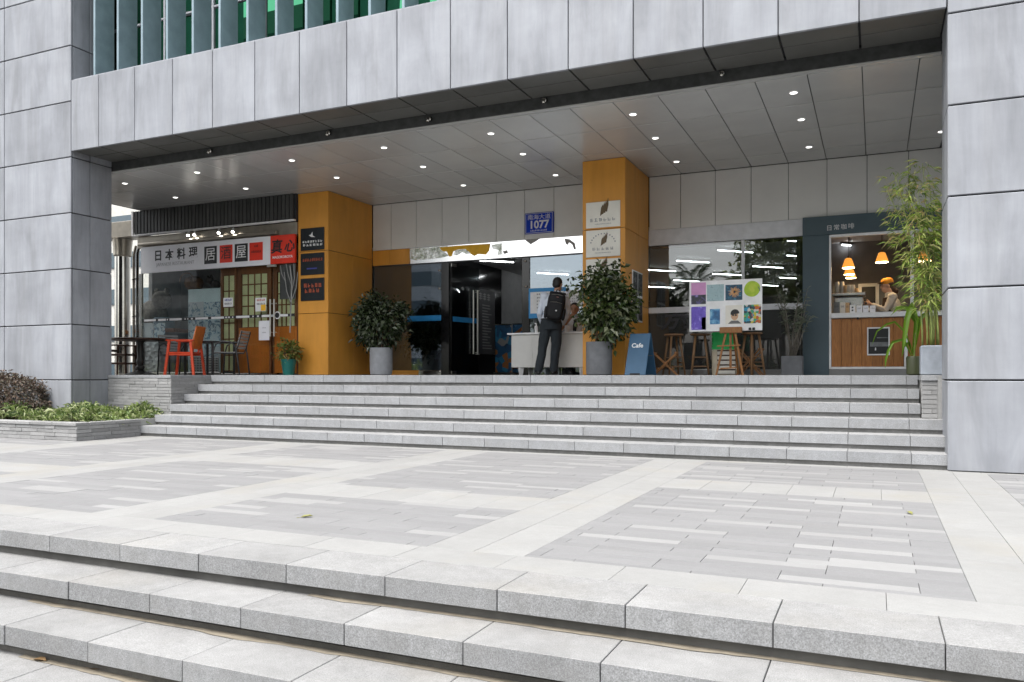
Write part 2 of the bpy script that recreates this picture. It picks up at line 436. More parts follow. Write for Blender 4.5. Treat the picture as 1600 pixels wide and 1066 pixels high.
# front edge slabs of the plaza form the top nosing of the lower flight
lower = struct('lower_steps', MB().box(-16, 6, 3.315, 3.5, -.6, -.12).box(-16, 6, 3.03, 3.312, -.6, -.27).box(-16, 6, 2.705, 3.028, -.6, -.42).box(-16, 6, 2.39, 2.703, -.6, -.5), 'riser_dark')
tag(lower, 'low flight of granite steps nearest the camera', 'steps')
def nosing(x0, x1, y0, y1, zt, pitch, phase, par, m, name='step_slab', t=NOSE_T):
    k = math.floor((x0-phase)/pitch); x = phase+k*pitch
    while x < x1-.01:
        a, b = max(x, x0), min(x+pitch, x1)
        if b-a > .05:
            j = random.uniform(-.0025, .0025)
            piece(name, a+.0022, b-.0022, y0+j, y1, zt-t, zt+random.uniform(-.001, .001), m, par, .0025)
        x += pitch
nosing(-9.5, 4, ROW0, 3.629, 0, P0, PH0, lower, 'lower_stone')
nosing(-9.5, 4, 2.985, 3.34, -.15, .597, -.968, lower, 'lower_stone')
nosing(-9.5, 4, 2.66, 3.05, -.30, .60, -2.79, lower, 'lower_stone')
nosing(-9.5, 4, 2.345, 2.74, -.45, .60, -3.05, lower, 'lower_stone')
low_pl = struct('lower_pavement', MB().box(-16, 6, -3, 2.42, -.6, GZ+.006), 'slab_light')
tag(low_pl, 'pale pavement at the foot of the lower steps', 'pavement')

PER, PW = 2.68, 2.085
slab_rows(-11.2, 4, 3.631, 3.925, P0, .042)
pav = []
NEAR = {0: (.18, -.42), 3: (.38, -.82), 5: (.38, -.22), 8: (.18, -.42), 12: (.18, -.42), 14: (.18, -1.02), 16: (.38, -.22), 18: (.18, -1.62), 21: (.18, -1.02), 22: (.38, -.22), 24: (.38, -1.42), 25: (.18, -.42), 10: (.38, -1.42), 6: (.18, -1.62)}
def panel(x0, x1, y0, y1, near=False):
    y = y0; rows = []
    if near: rows.append((y0, y0+.05)); y = y0+.05
    n = round((y1-y)/.0985); h = (y1-y)/n
    rows += [(y+i*h, y+(i+1)*h) for i in range(n)]
    for i, (a, b) in enumerate(rows):
        idx = i-1 if near else i
        ph = random.choice((.18, .38, -.02)); lit = None
        if near and idx in NEAR: ph, lit = NEAR[idx]
        k = math.floor((x0-ph)/.6); x = ph+k*.6
        while x < x1-.02:
            p, q = max(x, x0), min(x+.6, x1)
            if x1-q < .03: q = x1
            if p-x0 < .03: p = x0
            if q-p > .03:
                if near: pale = (lit is not None and abs(x-lit) < .05) or (lit is None and random.random() < .05 and idx > 0)
                else: pale = random.random() < .17
                pav.append((p, q, a, b, pale))
            x += .6
def vband(x0, x1):            # pale bands running towards the building, two slabs wide
    for k, (a, b) in enumerate(((x0, (x0+x1)/2), ((x0+x1)/2, x1))):
        y = 3.925
        while y < 9.0:
            e = min(y+.885, 9.02)
            piece('paving_slab', a+.001, b-.001, y+.001, e-.001, -.03, random.uniform(-.0006, .0006), 'slab_light', plaza, .0012); y = e
for k in range(-1, 5):
    xr = .39-PER*k; xl = xr-PW
    vband(xr, xr+PER-PW)
    if k % 2 == 0:
        panel(xl, xr, 3.925, 6.80, near=(k == 0)); panel(xl, xr, 7.43, 9.02); slab_rows(xl, xr, 6.80, 7.43, PW/6, xl)
    else:
        panel(xl, xr, 3.925, 5.24); panel(xl, xr, 5.835, 9.02); slab_rows(xl, xr, 5.24, 5.835, PW/6, xl)
slab_rows(-13, 4, 9.02, BACK, .604, .333)
pav.sort(key=lambda p: (p[0]+p[1])**2/4+(p[2]+p[3])**2/4)
vis = [p for p in pav if abs(((p[0]+p[1])/2*_c+(p[2]+p[3])/2*_s)/(-(p[0]+p[1])/2*_s+(p[2]+p[3])/2*_c)) < .66]
first = set(map(tuple, vis[:290]))
for p in vis[:290]:
    piece('paver', p[0]+.0013, p[1]-.0013, p[2]+.0005, p[3]-.0005, -.03, random.uniform(-.0008, .0006), 'paver_pale' if p[4] else 'paver_grey', plaza, .0008)
far = MB()
for p in pav:
    if tuple(p) in first: continue
    far.cur = 1 if p[4] else 0
    z = random.uniform(-.001, .0008); far.box(p[0]+.0013, p[1]-.0013, p[2]+.0005, p[3]-.0005, -.03, z)
t = NT('paver_far_grey'); gi = t.n('ShaderNodeNewGeometry').outputs['Random Per Island']
f = t.mul(t.remap(gi, 0, 1, .95, 1.05), t.remap(t.noise(t.pos(), 150, 2), .25, .75, .92, 1.08)); t.bsdf(t.val((.192, .192, .194), f), rough=.75, spec=.35); MAT['paver_far_grey'] = t.m
far.build('paver_field', ['paver_far_grey', 'paver_pale'], plaza)['kind'] = 'stuff'

# ================================================================= entrance steps
RS = .1585; FLOOR = 6*RS
XL, XRS = -10.53, .665
NY = [9.17+.30*k for k in range(6)]
core = MB()
for k in range(6): core.box(XL+.01, (XRS-.003 if k < 3 else .458), NY[k]+.035, NY[k]+.335 if k < 5 else 10.72, -.3, (k+1)*RS-.09)
stairs = struct('entrance_steps', core, 'riser_stone'); tag(stairs, 'wide flight of six granite steps up to the terrace', 'steps')
for k in range(6):
    nosing(XL, XRS-.004 if k < 3 else .459, NY[k], NY[k]+.345 if k < 5 else NY[k]+.36, (k+1)*RS, .6045, .333, stairs, 'step_stone', t=.112)
terr = MB().box(-15.2, 3, 10.72, 13.97, FLOOR-.3, FLOOR-.004).box(-15.2, XL-.25, 9.9, 10.72, .0, FLOOR-.005).box(.62, 3, 9.9, 10.72, 0, FLOOR-.005)
terrace = struct('terrace', terr, 'slab_light'); tag(terrace, 'raised terrace floor at the top of the steps', 'terrace')
for i in range(24):
    for j, (a, b) in enumerate(((11.04, 11.64), (11.64, 12.24), (12.24, 12.84), (12.84, 13.44), (13.44, 13.96))):
        x = -13.9+i*.6
        piece('floor_tile', x+.002, x+.598, a+.002, b-.002, FLOOR-.0035, FLOOR, 'step_stone', terrace, .001)

# ---- brick-clad walls beside the steps
def brick_run(par, axis, a0, a1, fixed, z0, z1, out, h=.0513, t=.02, seed=1):
    """axis 'x': wall facing -Y at y=fixed ; axis 'y': wall facing +X at x=fixed"""
    rg = random.Random(seed); z = z0; r = 0
    n = max(1, round((z1-z0)/h)); h = (z1-z0)/n
    for r in range(n):
        a = a0-rg.uniform(0, .2)
        while a < a1-.01:
            L = rg.choice((.2, .26, .3, .34)); p, q = max(a, a0), min(a+L, a1)
            if q-p > .02:
                o = rg.uniform(-.005, .004)
                if axis == 'x': piece('brick', p+.002, q-.002, fixed-o, fixed+t, z0+r*h+.003, z0+(r+1)*h-.003, 'brick_grey', par, .002)
                else: piece('brick', fixed-t, fixed+o, p+.002, q-.002, z0+r*h+.003, z0+(r+1)*h-.003, 'brick_grey', par, .002)
            a += L
cheek = thing('stair_wall', 'pale grey thin-brick wall at the left end of the steps', 'wall', (-11.25, 9.82, 0))
MB().box(-11.995, XL-.012, 9.815, 10.9, 0, FLOOR-.03).build('wall_core', 'mortar', cheek)
brick_run(cheek, 'x', -11.995, XL, 9.80, .04, FLOOR-.05, -1, seed=3)
brick_run(cheek, 'y', 9.80, 10.72, XL, .30, FLOOR-.05, 1, seed=4)
for i in range(3): piece('coping_stone', -11.995+i*.489, -11.995+(i+1)*.489-.004, 9.792, 10.72, FLOOR-.048, FLOOR+.001, 'step_stone', cheek, .004)
cheek2 = thing('stair_wall', 'narrow grey thin-brick wall under the bamboo pot beside the right pillar', 'wall', (.56, 10.05, .4))
MB().box(.475, .72, 10.035, 10.9, .2, FLOOR-.03).build('wall_core', 'mortar', cheek2)
brick_run(cheek2, 'x', .463, .70, 10.02, 3*RS+.002, FLOOR-.06, -1, h=.055, seed=5)
piece('coping_stone', .461, .72, 10.0, 10.9, FLOOR-.058, FLOOR+.002, 'step_stone', cheek2, .004)
planter = thing('low_planter', 'low planter edged in thin grey brick beside the left pillar', 'planter', (-12.5, 8.6, 0))
PX = -10.50; PT = .262
MB().box(-10.74, -10.536, 9.19, 9.79, 0, PT-.004).box(-16, PX-.02, 8.085, 8.25, 0, PT-.04).box(PX-.2, PX-.012, 8.25, 9.19, 0, PT-.04).build('wall_core', 'mortar', planter)
brick_run(planter, 'x', -15.0, PX, 8.06, .0, PT-.045, -1, seed=7)
brick_run(planter, 'y', 8.06, 9.18, PX, .0, PT-.045, 1, seed=8)
for i in range(9): piece('coping_stone', PX-(i+1)*.5+.002, PX-i*.5-.002, 8.045, 8.27, PT-.044, PT, 'brick_grey', planter, .004)
for i in range(2): piece('coping_stone', PX-.21, PX+.012, 8.272+i*.45, 8.272+(i+1)*.45-.003, PT-.044, PT+.001, 'brick_grey', planter, .004)
M('soil', (.05, .038, .028), .95, var=.3, scale=20)
MB().box(-16, PX-.2, 8.26, 9.8, 0, PT-.06).build('soil', 'soil', planter)

# ================================================================= the office building
B = thing('office_building', 'grey panel-clad office building with a deep entrance porch and orange columns', 'building', (-5.7, 9.1, 0))
YF, CEIL, SOF = 9.105, 4.44, 4.617
pz = [.0]+[.871+.9125*k for k in range(10)]
def pillar(nm, x0, x1, xj, side_x, side_dir, zj):
    P = MB().box(x0+.03, x1-.03, YF+.03, 9.88, -.2, 9.0).build(nm, 'joint_dark', B)
    xs = [x0]+xj+[x1]
    for a, b in zip(zj[:-1], zj[1:]):
        for p, q in zip(xs[:-1], xs[1:]):
            piece('cladding_panel', p+(.0 if p == x0 else .007), q-(0 if q == x1 else .007), YF, YF+.04, a+.008, b-.008, 'cladding_grey', P, .006)
        for p, q in ((YF+.042, 9.466), (9.466, 9.89)):
            if side_dir > 0: piece('cladding_panel', side_x-.04, side_x, p+.006, q-.006, a+.008, b-.008, 'cladding_grey', P, .005)
            else: piece('cladding_panel', side_x, side_x+.04, p+.006, q-.006, a+.008, b-.008, 'cladding_grey', P, .005)
    return P
pillar('pillar', -15.32, -12.0, [-13.66], -12.0, 1, pz)
pillar('pillar', .655, 2.66, [], .655, -1, [.0, .905, 1.818, 2.729, 3.632, 4.546, 5.46, 6.37, 7.28])
beam = MB().box(-12.02, .68, YF+.03, 9.86, SOF+.03, 5.765).build('beam', 'joint_dark', B)
xs = [-11.993]+[-11.308+.7975*k for k in range(0, 15)]+[.648]
xs = [-11.993]+[-11.355+.8*k for k in range(15)]+[.648]
for p, q in zip(xs[:-1], xs[1:]):
    if q-p < .1: continue
    piece('cladding_panel', p+.005, q-.005, YF, YF+.04, SOF-.004, 5.77, 'cladding_grey', beam, .006)
    for a, b in ((YF+.042, 9.50), (9.50, 9.90)):
        piece('soffit_panel', p+.012, q-.012, a+.010, b-.010, SOF, SOF+.03, 'soffit_dark', beam, .002)
MB().box(-12.0, .65, 9.15, 9.87, 5.772, 5.80).build('ledge_cap', 'cladding_grey', B)
# dropped edge of the porch ceiling
MB().box(-14.3, .652, 9.905, 9.96, 4.468, SOF+.03).build('ceiling_edge', 'soffit_strip', B)
MB().box(-14.3, .652, 9.90, 9.97, 4.445, 4.464).build('edge_trim', 'ceiling_metal', B)
for px, py in ((330, 236), (515, 208), (672, 186), (852, 157), (1129, 115)):
    p = onY(px, py, 9.89); MB().tube([p, p+Vector((0, -.05, -.01))], [.035, .03], 8).tube([p+Vector((0, -.045, -.01)), p+Vector((0, -.07, -.05))], .022, 6).build('drain_spout', 'chrome', B, smooth=True)
ceil = MB().box(-14.32, 2.6, 9.97, 14.02, CEIL+.02, CEIL+.06).build('porch_ceiling', 'joint_dark', B)
yj = [9.972, 11.04, 12.20, 13.36, 13.995]
for i in range(26):
    a = -.725+.5855*(2-i); b = a+.5855
    if a > .66: continue
    for y0, y1 in zip(yj[:-1], yj[1:]): piece('ceiling_panel', a+.005, min(b, .9)-.005, y0+.011, y1-.011, CEIL, CEIL+.018, 'ceiling_metal', ceil, .002)
# unseen slab added to block light above the ceiling; upper curtain wall
MB().box(-14.4, 3, 9.95, 28, CEIL+.08, CEIL+.3).build('floor_slab', 'joint_dark', B)
glass('upper_glass', (.004, .012, .008), 2.8, (.22, .95, .50))
cw = MB().box(-17.0, 2.5, 10.12, 10.2, 4.7, 9).build('curtain_wall', 'joint_dark', B)
rg = random.Random(5)
for i in range(-4, 14):
    x = -12.0+i*1.07
    for z0, z1 in ((4.8, 6.12), (6.15, 6.95), (6.98, 8.6)):
        o = piece('window_pane', x+.03, x+1.04, 10.06, 10.08, z0+.02, z1-.02, 'upper_glass', cw, .001)
        if rg.random() < .55: o.rotation_euler = (rg.uniform(-.10, .02), 0, rg.uniform(-.05, .05))
    MB().box(x-.02, x+.02, 10.03, 10.11, 4.8, 8.8).build('mullion', 'fin_edge', cw)
for z in (6.135, 6.965): MB().box(-16.4, 2.5, 10.035, 10.105, z-.014, z+.014).build('transom', 'fin_edge', cw)
fx0 = xY(146, 9.22)
for i in range(24):
    x = fx0+.534*i
    if x > .3: break
    fo = piece('fin', x-.022, x+.022, 9.235, 9.60, 5.83, 9.0, 'fin_blue', B, .004)
    piece('edge_strip', x-.027, x+.027, 9.215, 9.232, 5.83, 9.0, 'fin_edge', fo, .004)
    MB().box(x+.028, x+.10, 9.24, 9.255, 5.80, 5.87).box(x+.028, x+.034, 9.24, 9.4, 5.80, 5.87).build('bracket', 'fin_edge', fo)
# orange columns
CF = 12.52
for cx0, cx1 in ((-10.14, -9.437), (-4.362, -3.648)):
    c = MB().box(cx0+.02, cx1-.02, CF+.02, 14.0, FLOOR-.2, CEIL).build('column', 'joint_dark', B)
    zs = [FLOOR+.003, 2.129, 3.315, CEIL-.002]
    for a, b in zip(zs[:-1], zs[1:]):
        piece('orange_panel', cx0, cx1, CF, CF+.018, a+.004, b-.004, 'orange_panel', c, .003)
        for y0, y1 in ((CF+.02, 13.32), (13.32, 13.99)):
            piece('orange_panel', cx1-.018, cx1, y0+.003, y1-.003, a+.004, b-.004, 'orange_panel', c, .003)
            piece('orange_panel', cx0, cx0+.018, y0+.003, y1-.003, a+.004, b-.004, 'orange_panel', c, .003)
# beige wall panels above the glazing
WY = 14.0
def wallrun(j0, xs):
    W = MB().box(xs[0], xs[-1], WY+.03, WY+.25, 3.2, CEIL+.05).build('upper_wall', 'joint_dark', B)
    for p, q in zip(xs[:-1], xs[1:]): piece('wall_panel', p+.004, q-.004, WY, WY+.028, 3.505, CEIL-.006, 'beige_panel', W, .003)
wallrun(0, [-9.43]+[-8.988+.5915*k for k in range(7)]+[-4.84, -4.37])
wallrun(0, [-3.64]+[-3.085+.5925*k for k in range(8)])

# sandy dirt gathered at the foot of the lower risers
M('sand_dirt', (.20, .175, .135), .95, var=.2, scale=14)
for (yb, z, x0, x1, sd) in ((3.314, -.149, -2.6, .9, 1), (3.029, -.299, -4.3, -.6, 2), (2.704, -.449, -3.9, -1.6, 3)):
    rg = random.Random(sd); top = []; bot = []; x = x0; mb = MB(); n_ = 60
    for i in range(n_+1):
        x = x0+(x1-x0)*i/n_; e = .003+.026*max(0, math.sin(i*.23+sd)*.6+math.sin(i*.61)*.3+rg.uniform(-.15, .35)); e *= min(1, i/4, (n_-i)/4)
        top.append((x, yb, z+.0035)); bot.append((x, yb-.034-e, z+.0022))
    mb.add(top+bot, [(i, i+1, n_+1+i+1, n_+1+i) for i in range(n_)]); mb.build('sand_drift', 'sand_dirt', lower)

# ================================================================= interior behind the glazing
M('room_dark', (.16, .16, .165), .7, var=.1)
M('room_floor', (.10, .10, .10), .35, var=.1)
M('room_ceiling', (.6, .6, .6), .8)
M('room_grey', (.38, .385, .385), .6)
M('black_gloss', (.008, .008, .009), .12)
IC = 3.42
struct('interior_floor', MB().box(-14.3, 3.5, 14.05, 27, FLOOR-.3, FLOOR-.008), 'room_floor')
struct('interior_ceiling', MB().box(-14.3, 3.5, 14.3, 27, IC, IC+.2), 'room_ceiling')
struct('interior_wall', MB().box(-14.3, 3.5, 26.8, 27, FLOOR, IC).box(3.3, 3.5, 14.3, 26.8, FLOOR, IC), 'room_dark')
TUBE = emit('tube_light', (.95, .98, 1.0), 14.0)
M('tube_body', (.10, .10, .10), .4)
def tube_lamp(px, py, label, L=.85):
    p = onZ(px, py, IC-.06); d = Vector((math.sin(R(45)), math.cos(R(45)), 0))
    o = thing('tube_light', label, 'light', (p.x, p.y, IC-.03), 0, 'ceiling tube lights indoors')
    MB().bar(p-d*L/2+Vector((0, 0, .035)), p+d*L/2+Vector((0, 0, .035)), .05, .04).build('housing', 'tube_body', o)
    MB().tube([p-d*L*.48, p+d*L*.48], .0075, 8).build('tube', 'tube_light', o, smooth=True)
for k, (px, py) in enumerate(sorted(((1032, 423), (1034, 449), (1083, 409), (1074, 439), (1149, 393), (1136, 429), (1200, 417.5), (1228, 376), (1239, 435), (1196, 446), (1255, 401)))):
    tube_lamp(px, py, 'white ceiling tube light behind the shop window, %s from its left end' % ORD[k])
for px, py, lab in ((774, 408.5, 'long white tube light on the lobby ceiling above the open doorway'), (722, 428, 'tube light glinting through the open glass door'), (752, 433, 'tube light over the directory board in the dark lobby'), (864, 428, 'tube light behind the lobby glass above the man with the backpack')):
    tube_lamp(px, py, lab)

# ================================================================= lobby entrance (between the orange columns)
glass('clear_glass', (.80, .83, .83), 1.75)
glass('dark_glass', (.42, .45, .46), 2.0)
glass('lobby_glass', (.72, .75, .76), 2.5, (.80, .9, 1.0))
GYL = 14.03
band = thing('fascia_band', 'peeling white fascia strip with torn orange poster above the entrance glass', 'fascia', (-6.9, 14.0, 3.2))
M('plaster_white', (.93, .93, .93), .16, metal=1.0, var=.03, scale=4)  # mirror-polished metal, white only by what it reflects
M('torn_orange', (.92, .50, .02), .5, var=.08, scale=12)
t = NT('foil_patch'); p = t.pos((1, 1, 1.6))  # green-grey mottle puts the reflection of trees into the colour
c1 = t.mix(t.remap(t.noise(p, 5, 5, .7), .4, .62, 0, 1), (.75, .76, .74), (.22, .25, .17))
c2 = t.mix(t.remap(t.noise(p, 19, 4, .7, 1), .5, .62, 0, 1), c1, (.55, .55, .53)); t.bsdf(c2, rough=.25, metal=.8, bump=t.noise(p, 11, 4), bs=.3, bd=.02); MAT['foil_patch'] = t.m
M('grey_scrap', (.40, .39, .38), .7, var=.25, scale=25)
MB().box(-9.43, -4.37, WY+.012, WY+.2, 3.19, 3.50).build('strip', 'plaster_white', band)
MB().box(-9.43, -4.37, WY-.005, WY+.03, 3.165, 3.186).build('bottom_edge', 'dark_frame', band)
piece('orange_sheet', -9.428, -9.02, WY-.006, WY+.01, 3.192, 3.498, 'orange_panel', band, .002)
piece('orange_sheet', -9.015, -8.55, WY-.006, WY+.01, 3.192, 3.498, 'orange_panel', band, .002)
def sheet(name, pix, m, par, Y, t=.004, ms=None):
    MB().poly([onY(x, y, Y) for x, y in pix], (0, -t, 0)).build(name, m, par)
sheet('foil', [(636, 389), (692, 385), (700, 383), (694, 394), (702, 399), (690, 403), (650, 407), (640, 405)], 'foil_patch', band, WY+.010)
sheet('torn_poster', [(687, 387), (716, 384), (766, 381), (764, 392), (759, 398), (747, 397), (741, 400), (734, 396), (727, 389), (715, 390), (708, 393), (706, 400), (702, 401), (698, 393), (693, 393), (690, 391)], 'torn_orange', band, WY+.010, .006)
sheet('scrap', [(712, 391), (727, 389), (736, 396), (728, 397), (722, 394), (714, 399), (709, 398)], 'foil_patch', band, WY+.0105, .007)
sheet('scrap', [(768, 383), (784, 380), (784, 398), (777, 399), (779, 391), (770, 389)], 'foil_patch', band, WY+.010, .003)
sheet('scrap', [(819, 374), (845, 372), (836, 378), (829, 382)], 'grey_scrap', band, WY+.010, .003)
sheet('scrap', [(882, 373), (890, 374), (898, 380), (900, 390), (897, 390), (894, 382), (889, 379), (887, 383), (884, 381)], 'grey_scrap', band, WY+.010, .003)
sheet('scrap', [(785, 393), (792, 391), (794, 395), (788, 397)], 'grey_scrap', band, WY+.010, .003)

ent = thing('glass_entrance', 'frameless glass wall of the lobby under the peeling fascia', 'glass wall', (-6.9, GYL, FLOOR))
GT = 3.18
def pane(x0, x1, z0, z1, m, par, Y=GYL, name='pane'): return piece(name, x0, x1, Y-.006, Y+.006, z0, z1, m, par, .001)
pane(-9.42, -7.83, FLOOR+.10, GT-.01, 'lobby_glass', ent)
pane(-5.93, -4.38, FLOOR+.01, GT-.01, 'lobby_glass', ent)
piece('base_rail', -9.42, -8.35, GYL-.03, GYL+.03, FLOOR, FLOOR+.095, 'orange_panel', ent, .003)
piece('base_rail', -8.34, -7.83, GYL-.03, GYL+.03, FLOOR, FLOOR+.09, 'chrome', ent, .003)
piece('black_post', -7.83, -7.66, GYL-.02, GYL+.04, FLOOR, GT-.002, 'black_gloss', ent, .003)
piece('black_post', -6.09, -5.935, GYL-.02, GYL+.06, FLOOR, GT-.002, 'black_gloss', ent, .003)
for x, z in ((-7.86, 3.02), (-7.86, 2.66), (-7.86, 1.02), (-6.02, 3.10), (-6.0, 2.62)):
    MB().tube([(x, GYL-.045, z), (x, GYL-.012, z)], .022, 10).build('glass_bolt', 'chrome', ent, smooth=True)
M('blue_vinyl', (.02, .24, .55), .4)
piece('blue_stripe', xY(637, GYL), -7.84, GYL-.011, GYL-.008, zY(660, 502, GYL), zY(660, 493.5, GYL), 'blue_vinyl', ent, .0005)
# open leaf of the door, swung inwards
ang = R(79); H0 = Vector((-7.64, GYL+.03, FLOOR+.01))
door = thing('glass_door', 'open frameless glass door with a long pale pull handle', 'door', H0, ang)
MB().cbox(0, .9, -.006, .006, 0, 2.2, .001).build('leaf', 'dark_glass', door, local=True)
M('pale_steel', (.66, .65, .60), .3, metal=.6)
hb = MB()
for yy in (-.05, .05):
    hb.tube([(.80, yy, .42), (.80, yy, 1.72)], .019, 10)
    for z in (.45, 1.69): hb.tube([(.80, yy, z), (.80, 0, z)], .012, 8)
hb.box(.72, .86, -.052, -.048, .41, .425).box(.72, .86, -.052, -.048, 1.715, 1.73).tube([(.66, -.05, .42), (.66, -.05, 1.72)], .014, 8)
hb.build('pull_handle', 'pale_steel', door, smooth=30, local=True)
for z in (0.0, 2.13): MB().cbox(.0, .16, -.014, .014, z, z+.07, .003).build('pivot_patch', 'chrome', door, local=True)
MB().box(.05, .85, -.0095, -.0075, 1.05, 1.15).build('blue_stripe', 'blue_vinyl', door, local=True)
# black side wall with the directory board
lw = struct('lobby_wall', MB().box(-8.2, -8.0, 14.6, 17.2, FLOOR, IC), 'black_gloss'); lw2 = struct('corridor_wall', MB().box(-8.3, -8.02, 17.2, 26.7, FLOOR, IC), 'room_grey')
dirb = thing('directory_board', 'tall dark grey directory board on the black lobby wall behind the door', 'sign', (-7.99, 16.2, 1.4))
M('board_grey', (.14, .14, .145), .3, metal=.5); M('print_grey', (.5, .5, .5), .6)
y0, y1, z0, z1 = 15.35, 16.78, 1.42, 2.86
MB().box(-7.995, -7.97, y0, y1, z0, z1).build('panel', 'board_grey', dirb)
lb = MB(); rgd = random.Random(3)
for r_ in range(16):
    for c_ in range(2):
        z = z1-.36-r_*.064; a = y0+.1+c_*.68; lb.box(-7.969, -7.967, a, a+rgd.uniform(.25, .5), z, z+.018)
lb.build('small_print', 'print_grey', dirb)['kind'] = 'stuff'
tt = MB()
for r_ in range(5): 
    for q in range(3): tt.box(-7.969, -7.966, y0+.22+r_*.2, y0+.36+r_*.2, z1-.22+q*.05, z1-.20+q*.05)
    tt.box(-7.969, -7.965, y0+.28+r_*.2, y0+.30+r_*.2, z1-.24, z1-.08)
tt.build('heading', 'print_grey', dirb)['kind'] = 'stuff'
# roll-up banners deeper in the lobby
def banner(px0, px1, Y, zt, label, stops, seed):
    x0, x1 = xY(px0, Y), xY(px1, Y)
    o = thing('rollup_banner', label, 'banner', ((x0+x1)/2, Y, FLOOR), 0, 'banners standing in the lobby')
    m = art('banner_print_%d' % seed, stops, 7+seed, 'vor'); piece('print', x0, x1, Y-.004, Y+.004, FLOOR+.06, zt, m.name, o, .001)
    piece('foot', x0-.02, x1+.02, Y-.09, Y+.09, FLOOR, FLOOR+.06, 'chrome', o, .01)
    piece('top_bar', x0-.01, x1+.01, Y-.012, Y+.012, zt, zt+.03, 'chrome', o, .004)
banner(774, 799, 16.2, 2.05, 'blue banner with orange round picture standing in the dark lobby', [(0, (.02, .10, .22)), (.35, (.03, .22, .40)), (.55, (.35, .14, .04)), (.75, (.02, .07, .14)), (.9, (.3, .3, .3))], 1)
banner(801, 819, 16.6, 2.08, 'blue banner nearest the black post in the dark lobby', [(0, (.04, .16, .34)), (.4, (.10, .26, .46)), (.7, (.35, .14, .05)), (.85, (.02, .08, .2))], 2)
# white paper and blue notice board behind the reception desk, standing on the glass line
nb = thing('notice_board', 'blue edged white notice board behind the man with the backpack', 'notice board', (-5.6, 13.9, 1.6))
NBY = 13.93
M('notice_blue', (.03, .28, .62), .5); M('paper_white', (.85, .85, .85), .6); M('print_dark', (.05, .05, .055), .6); M('print_mid', (.25, .25, .27), .6)
x0, x1, z0, z1 = xY(826, NBY), xY(884, NBY), zY(850, 497, NBY), zY(850, 450, NBY)
piece('panel', x0, x1, NBY, NBY+.012, z0, z1, 'notice_blue', nb, .002)
piece('sheet', x0+.035, x1-.04, NBY-.004, NBY-.001, z0+.09, z1-.07, 'paper_white', nb, .0005)
for i in range(6): glyphs('small_print', 6, x0+.16, x0+.40, z1-.13-i*.062, z1-.10-i*.062, NBY-.005, 'print_dark', nb, i, .002)
for x in (x0+.12, x1-.12): MB().box(x-.012, x+.012, NBY+.014, NBY+.034, FLOOR, z0+.3).build('stand_leg', 'dark_frame', nb)
nb2 = thing('paper_notice', 'white paper notice on the glass above the seated clerk', 'notice', (-4.75, 13.98, 1.9))
x0, x1, z0, z1 = xY(887, 14.0), xY(909, 14.0), zY(900, 479, 14.0), zY(900, 453, 14.0)
piece('sheet', x0, x1, 14.008, 14.014, z0, z1, 'paper_white', nb2, .0005)
for i in range(4): glyphs('small_print', 5, x0+.03, x1-.03, z1-.07-i*.05, z1-.045-i*.05, 14.007, 'print_mid', nb2, i+20, .002)
# street number plate
hn = thing('street_number_plate', 'blue enamel plate reading 1077 on the beige wall', 'sign', (-5.72, 13.98, 3.6))
M('enamel_blue', (.003, .045, .50), .5, spec=.2); M('sign_white', (.80, .80, .80), .5)
MB().cbox(-6.014, -5.434, 13.965, 13.985, 3.595, 3.986, .008).build('plate', 'enamel_blue', hn)
fr = MB()
for a in ((-5.995, -5.453, 3.967, 3.975), (-5.995, -5.453, 3.606, 3.614), (-5.995, -5.987, 3.614, 3.967), (-5.461, -5.453, 3.614, 3.967)): fr.box(a[0], a[1], 13.961, 13.964, a[2], a[3])
fr.build('border', 'sign_white', hn)
text('lettering', '南海大道', .102, (-5.724, 13.962, 3.895), 'sign_white', hn, sx=1.15, bold=0)
text('lettering', '1077', .20, (-5.724, 13.962, 3.755), 'sign_white', hn, bold=.006)
glyphs('small_print', 11, -5.90, -5.56, 3.635, 3.668, 13.963, 'sign_white', hn, 2, .002)

# ================================================================= shop window right of the second column
sw = thing('shop_window', 'wide shop window with white rails reflecting trees beside the slate kiosk', 'window', (-2.37, 14.0, FLOOR))
glass('shop_glass', (.62, .65, .65), 2.0)
t = NT('film_glass'); tr_ = t.n('ShaderNodeBsdfTransparent'); t.set(tr_, 'Color', (.5, .5, .5)); df_ = t.n('ShaderNodeBsdfDiffuse'); t.set(df_, 'Color', (.10, .105, .105)); m1 = t.n('ShaderNodeMixShader'); m1.inputs[0].default_value = .6; t.lk(tr_.outputs[0], m1.inputs[1]); t.lk(df_.outputs[0], m1.inputs[2])
gl_ = t.n('ShaderNodeBsdfGlossy'); t.set(gl_, 'Roughness', .02); m2 = t.n('ShaderNodeMixShader'); m2.inputs[0].default_value = .07; t.lk(m1.outputs[0], m2.inputs[1]); t.lk(gl_.outputs[0], m2.inputs[2]); t.lk(m2.outputs[0], t.o.inputs['Surface']); MAT['film_glass'] = t.m
WXL, WXR = -3.645, -1.085
M('white_rail', (.72, .73, .76), .45)
piece('fascia', WXL, WXR, WY-.02, WY+.09, 3.225, 3.50, 'white_rail', sw, .004)
piece('middle_rail', WXL, WXR, 13.985, 14.06, 2.035, 2.135, 'white_rail', sw, .003)
piece('mullion', -2.06, -2.01, 13.99, 14.055, 2.137, 3.222, 'white_rail', sw, .002)
piece('plinth', WXL, WXR, 13.93, 14.09, FLOOR, FLOOR+.095, 'slab_light', sw, .004)
for a, b in ((WXL+.002, -2.063), (-2.007, WXR-.002)): pane(a, b, 2.138, 3.22, 'shop_glass', sw, 14.03)
for a, b in ((WXL+.002, -2.4), (-2.396, WXR-.002)): pane(a, b, FLOOR+.097, 2.033, 'film_glass', sw, 14.03)
text('brush_lettering', '方', .33, (xY(1046, 14.0), 14.012, zY(1046, 503, 14)), 'print_dark', sw, sx=.95, shear=.35, bold=.012)
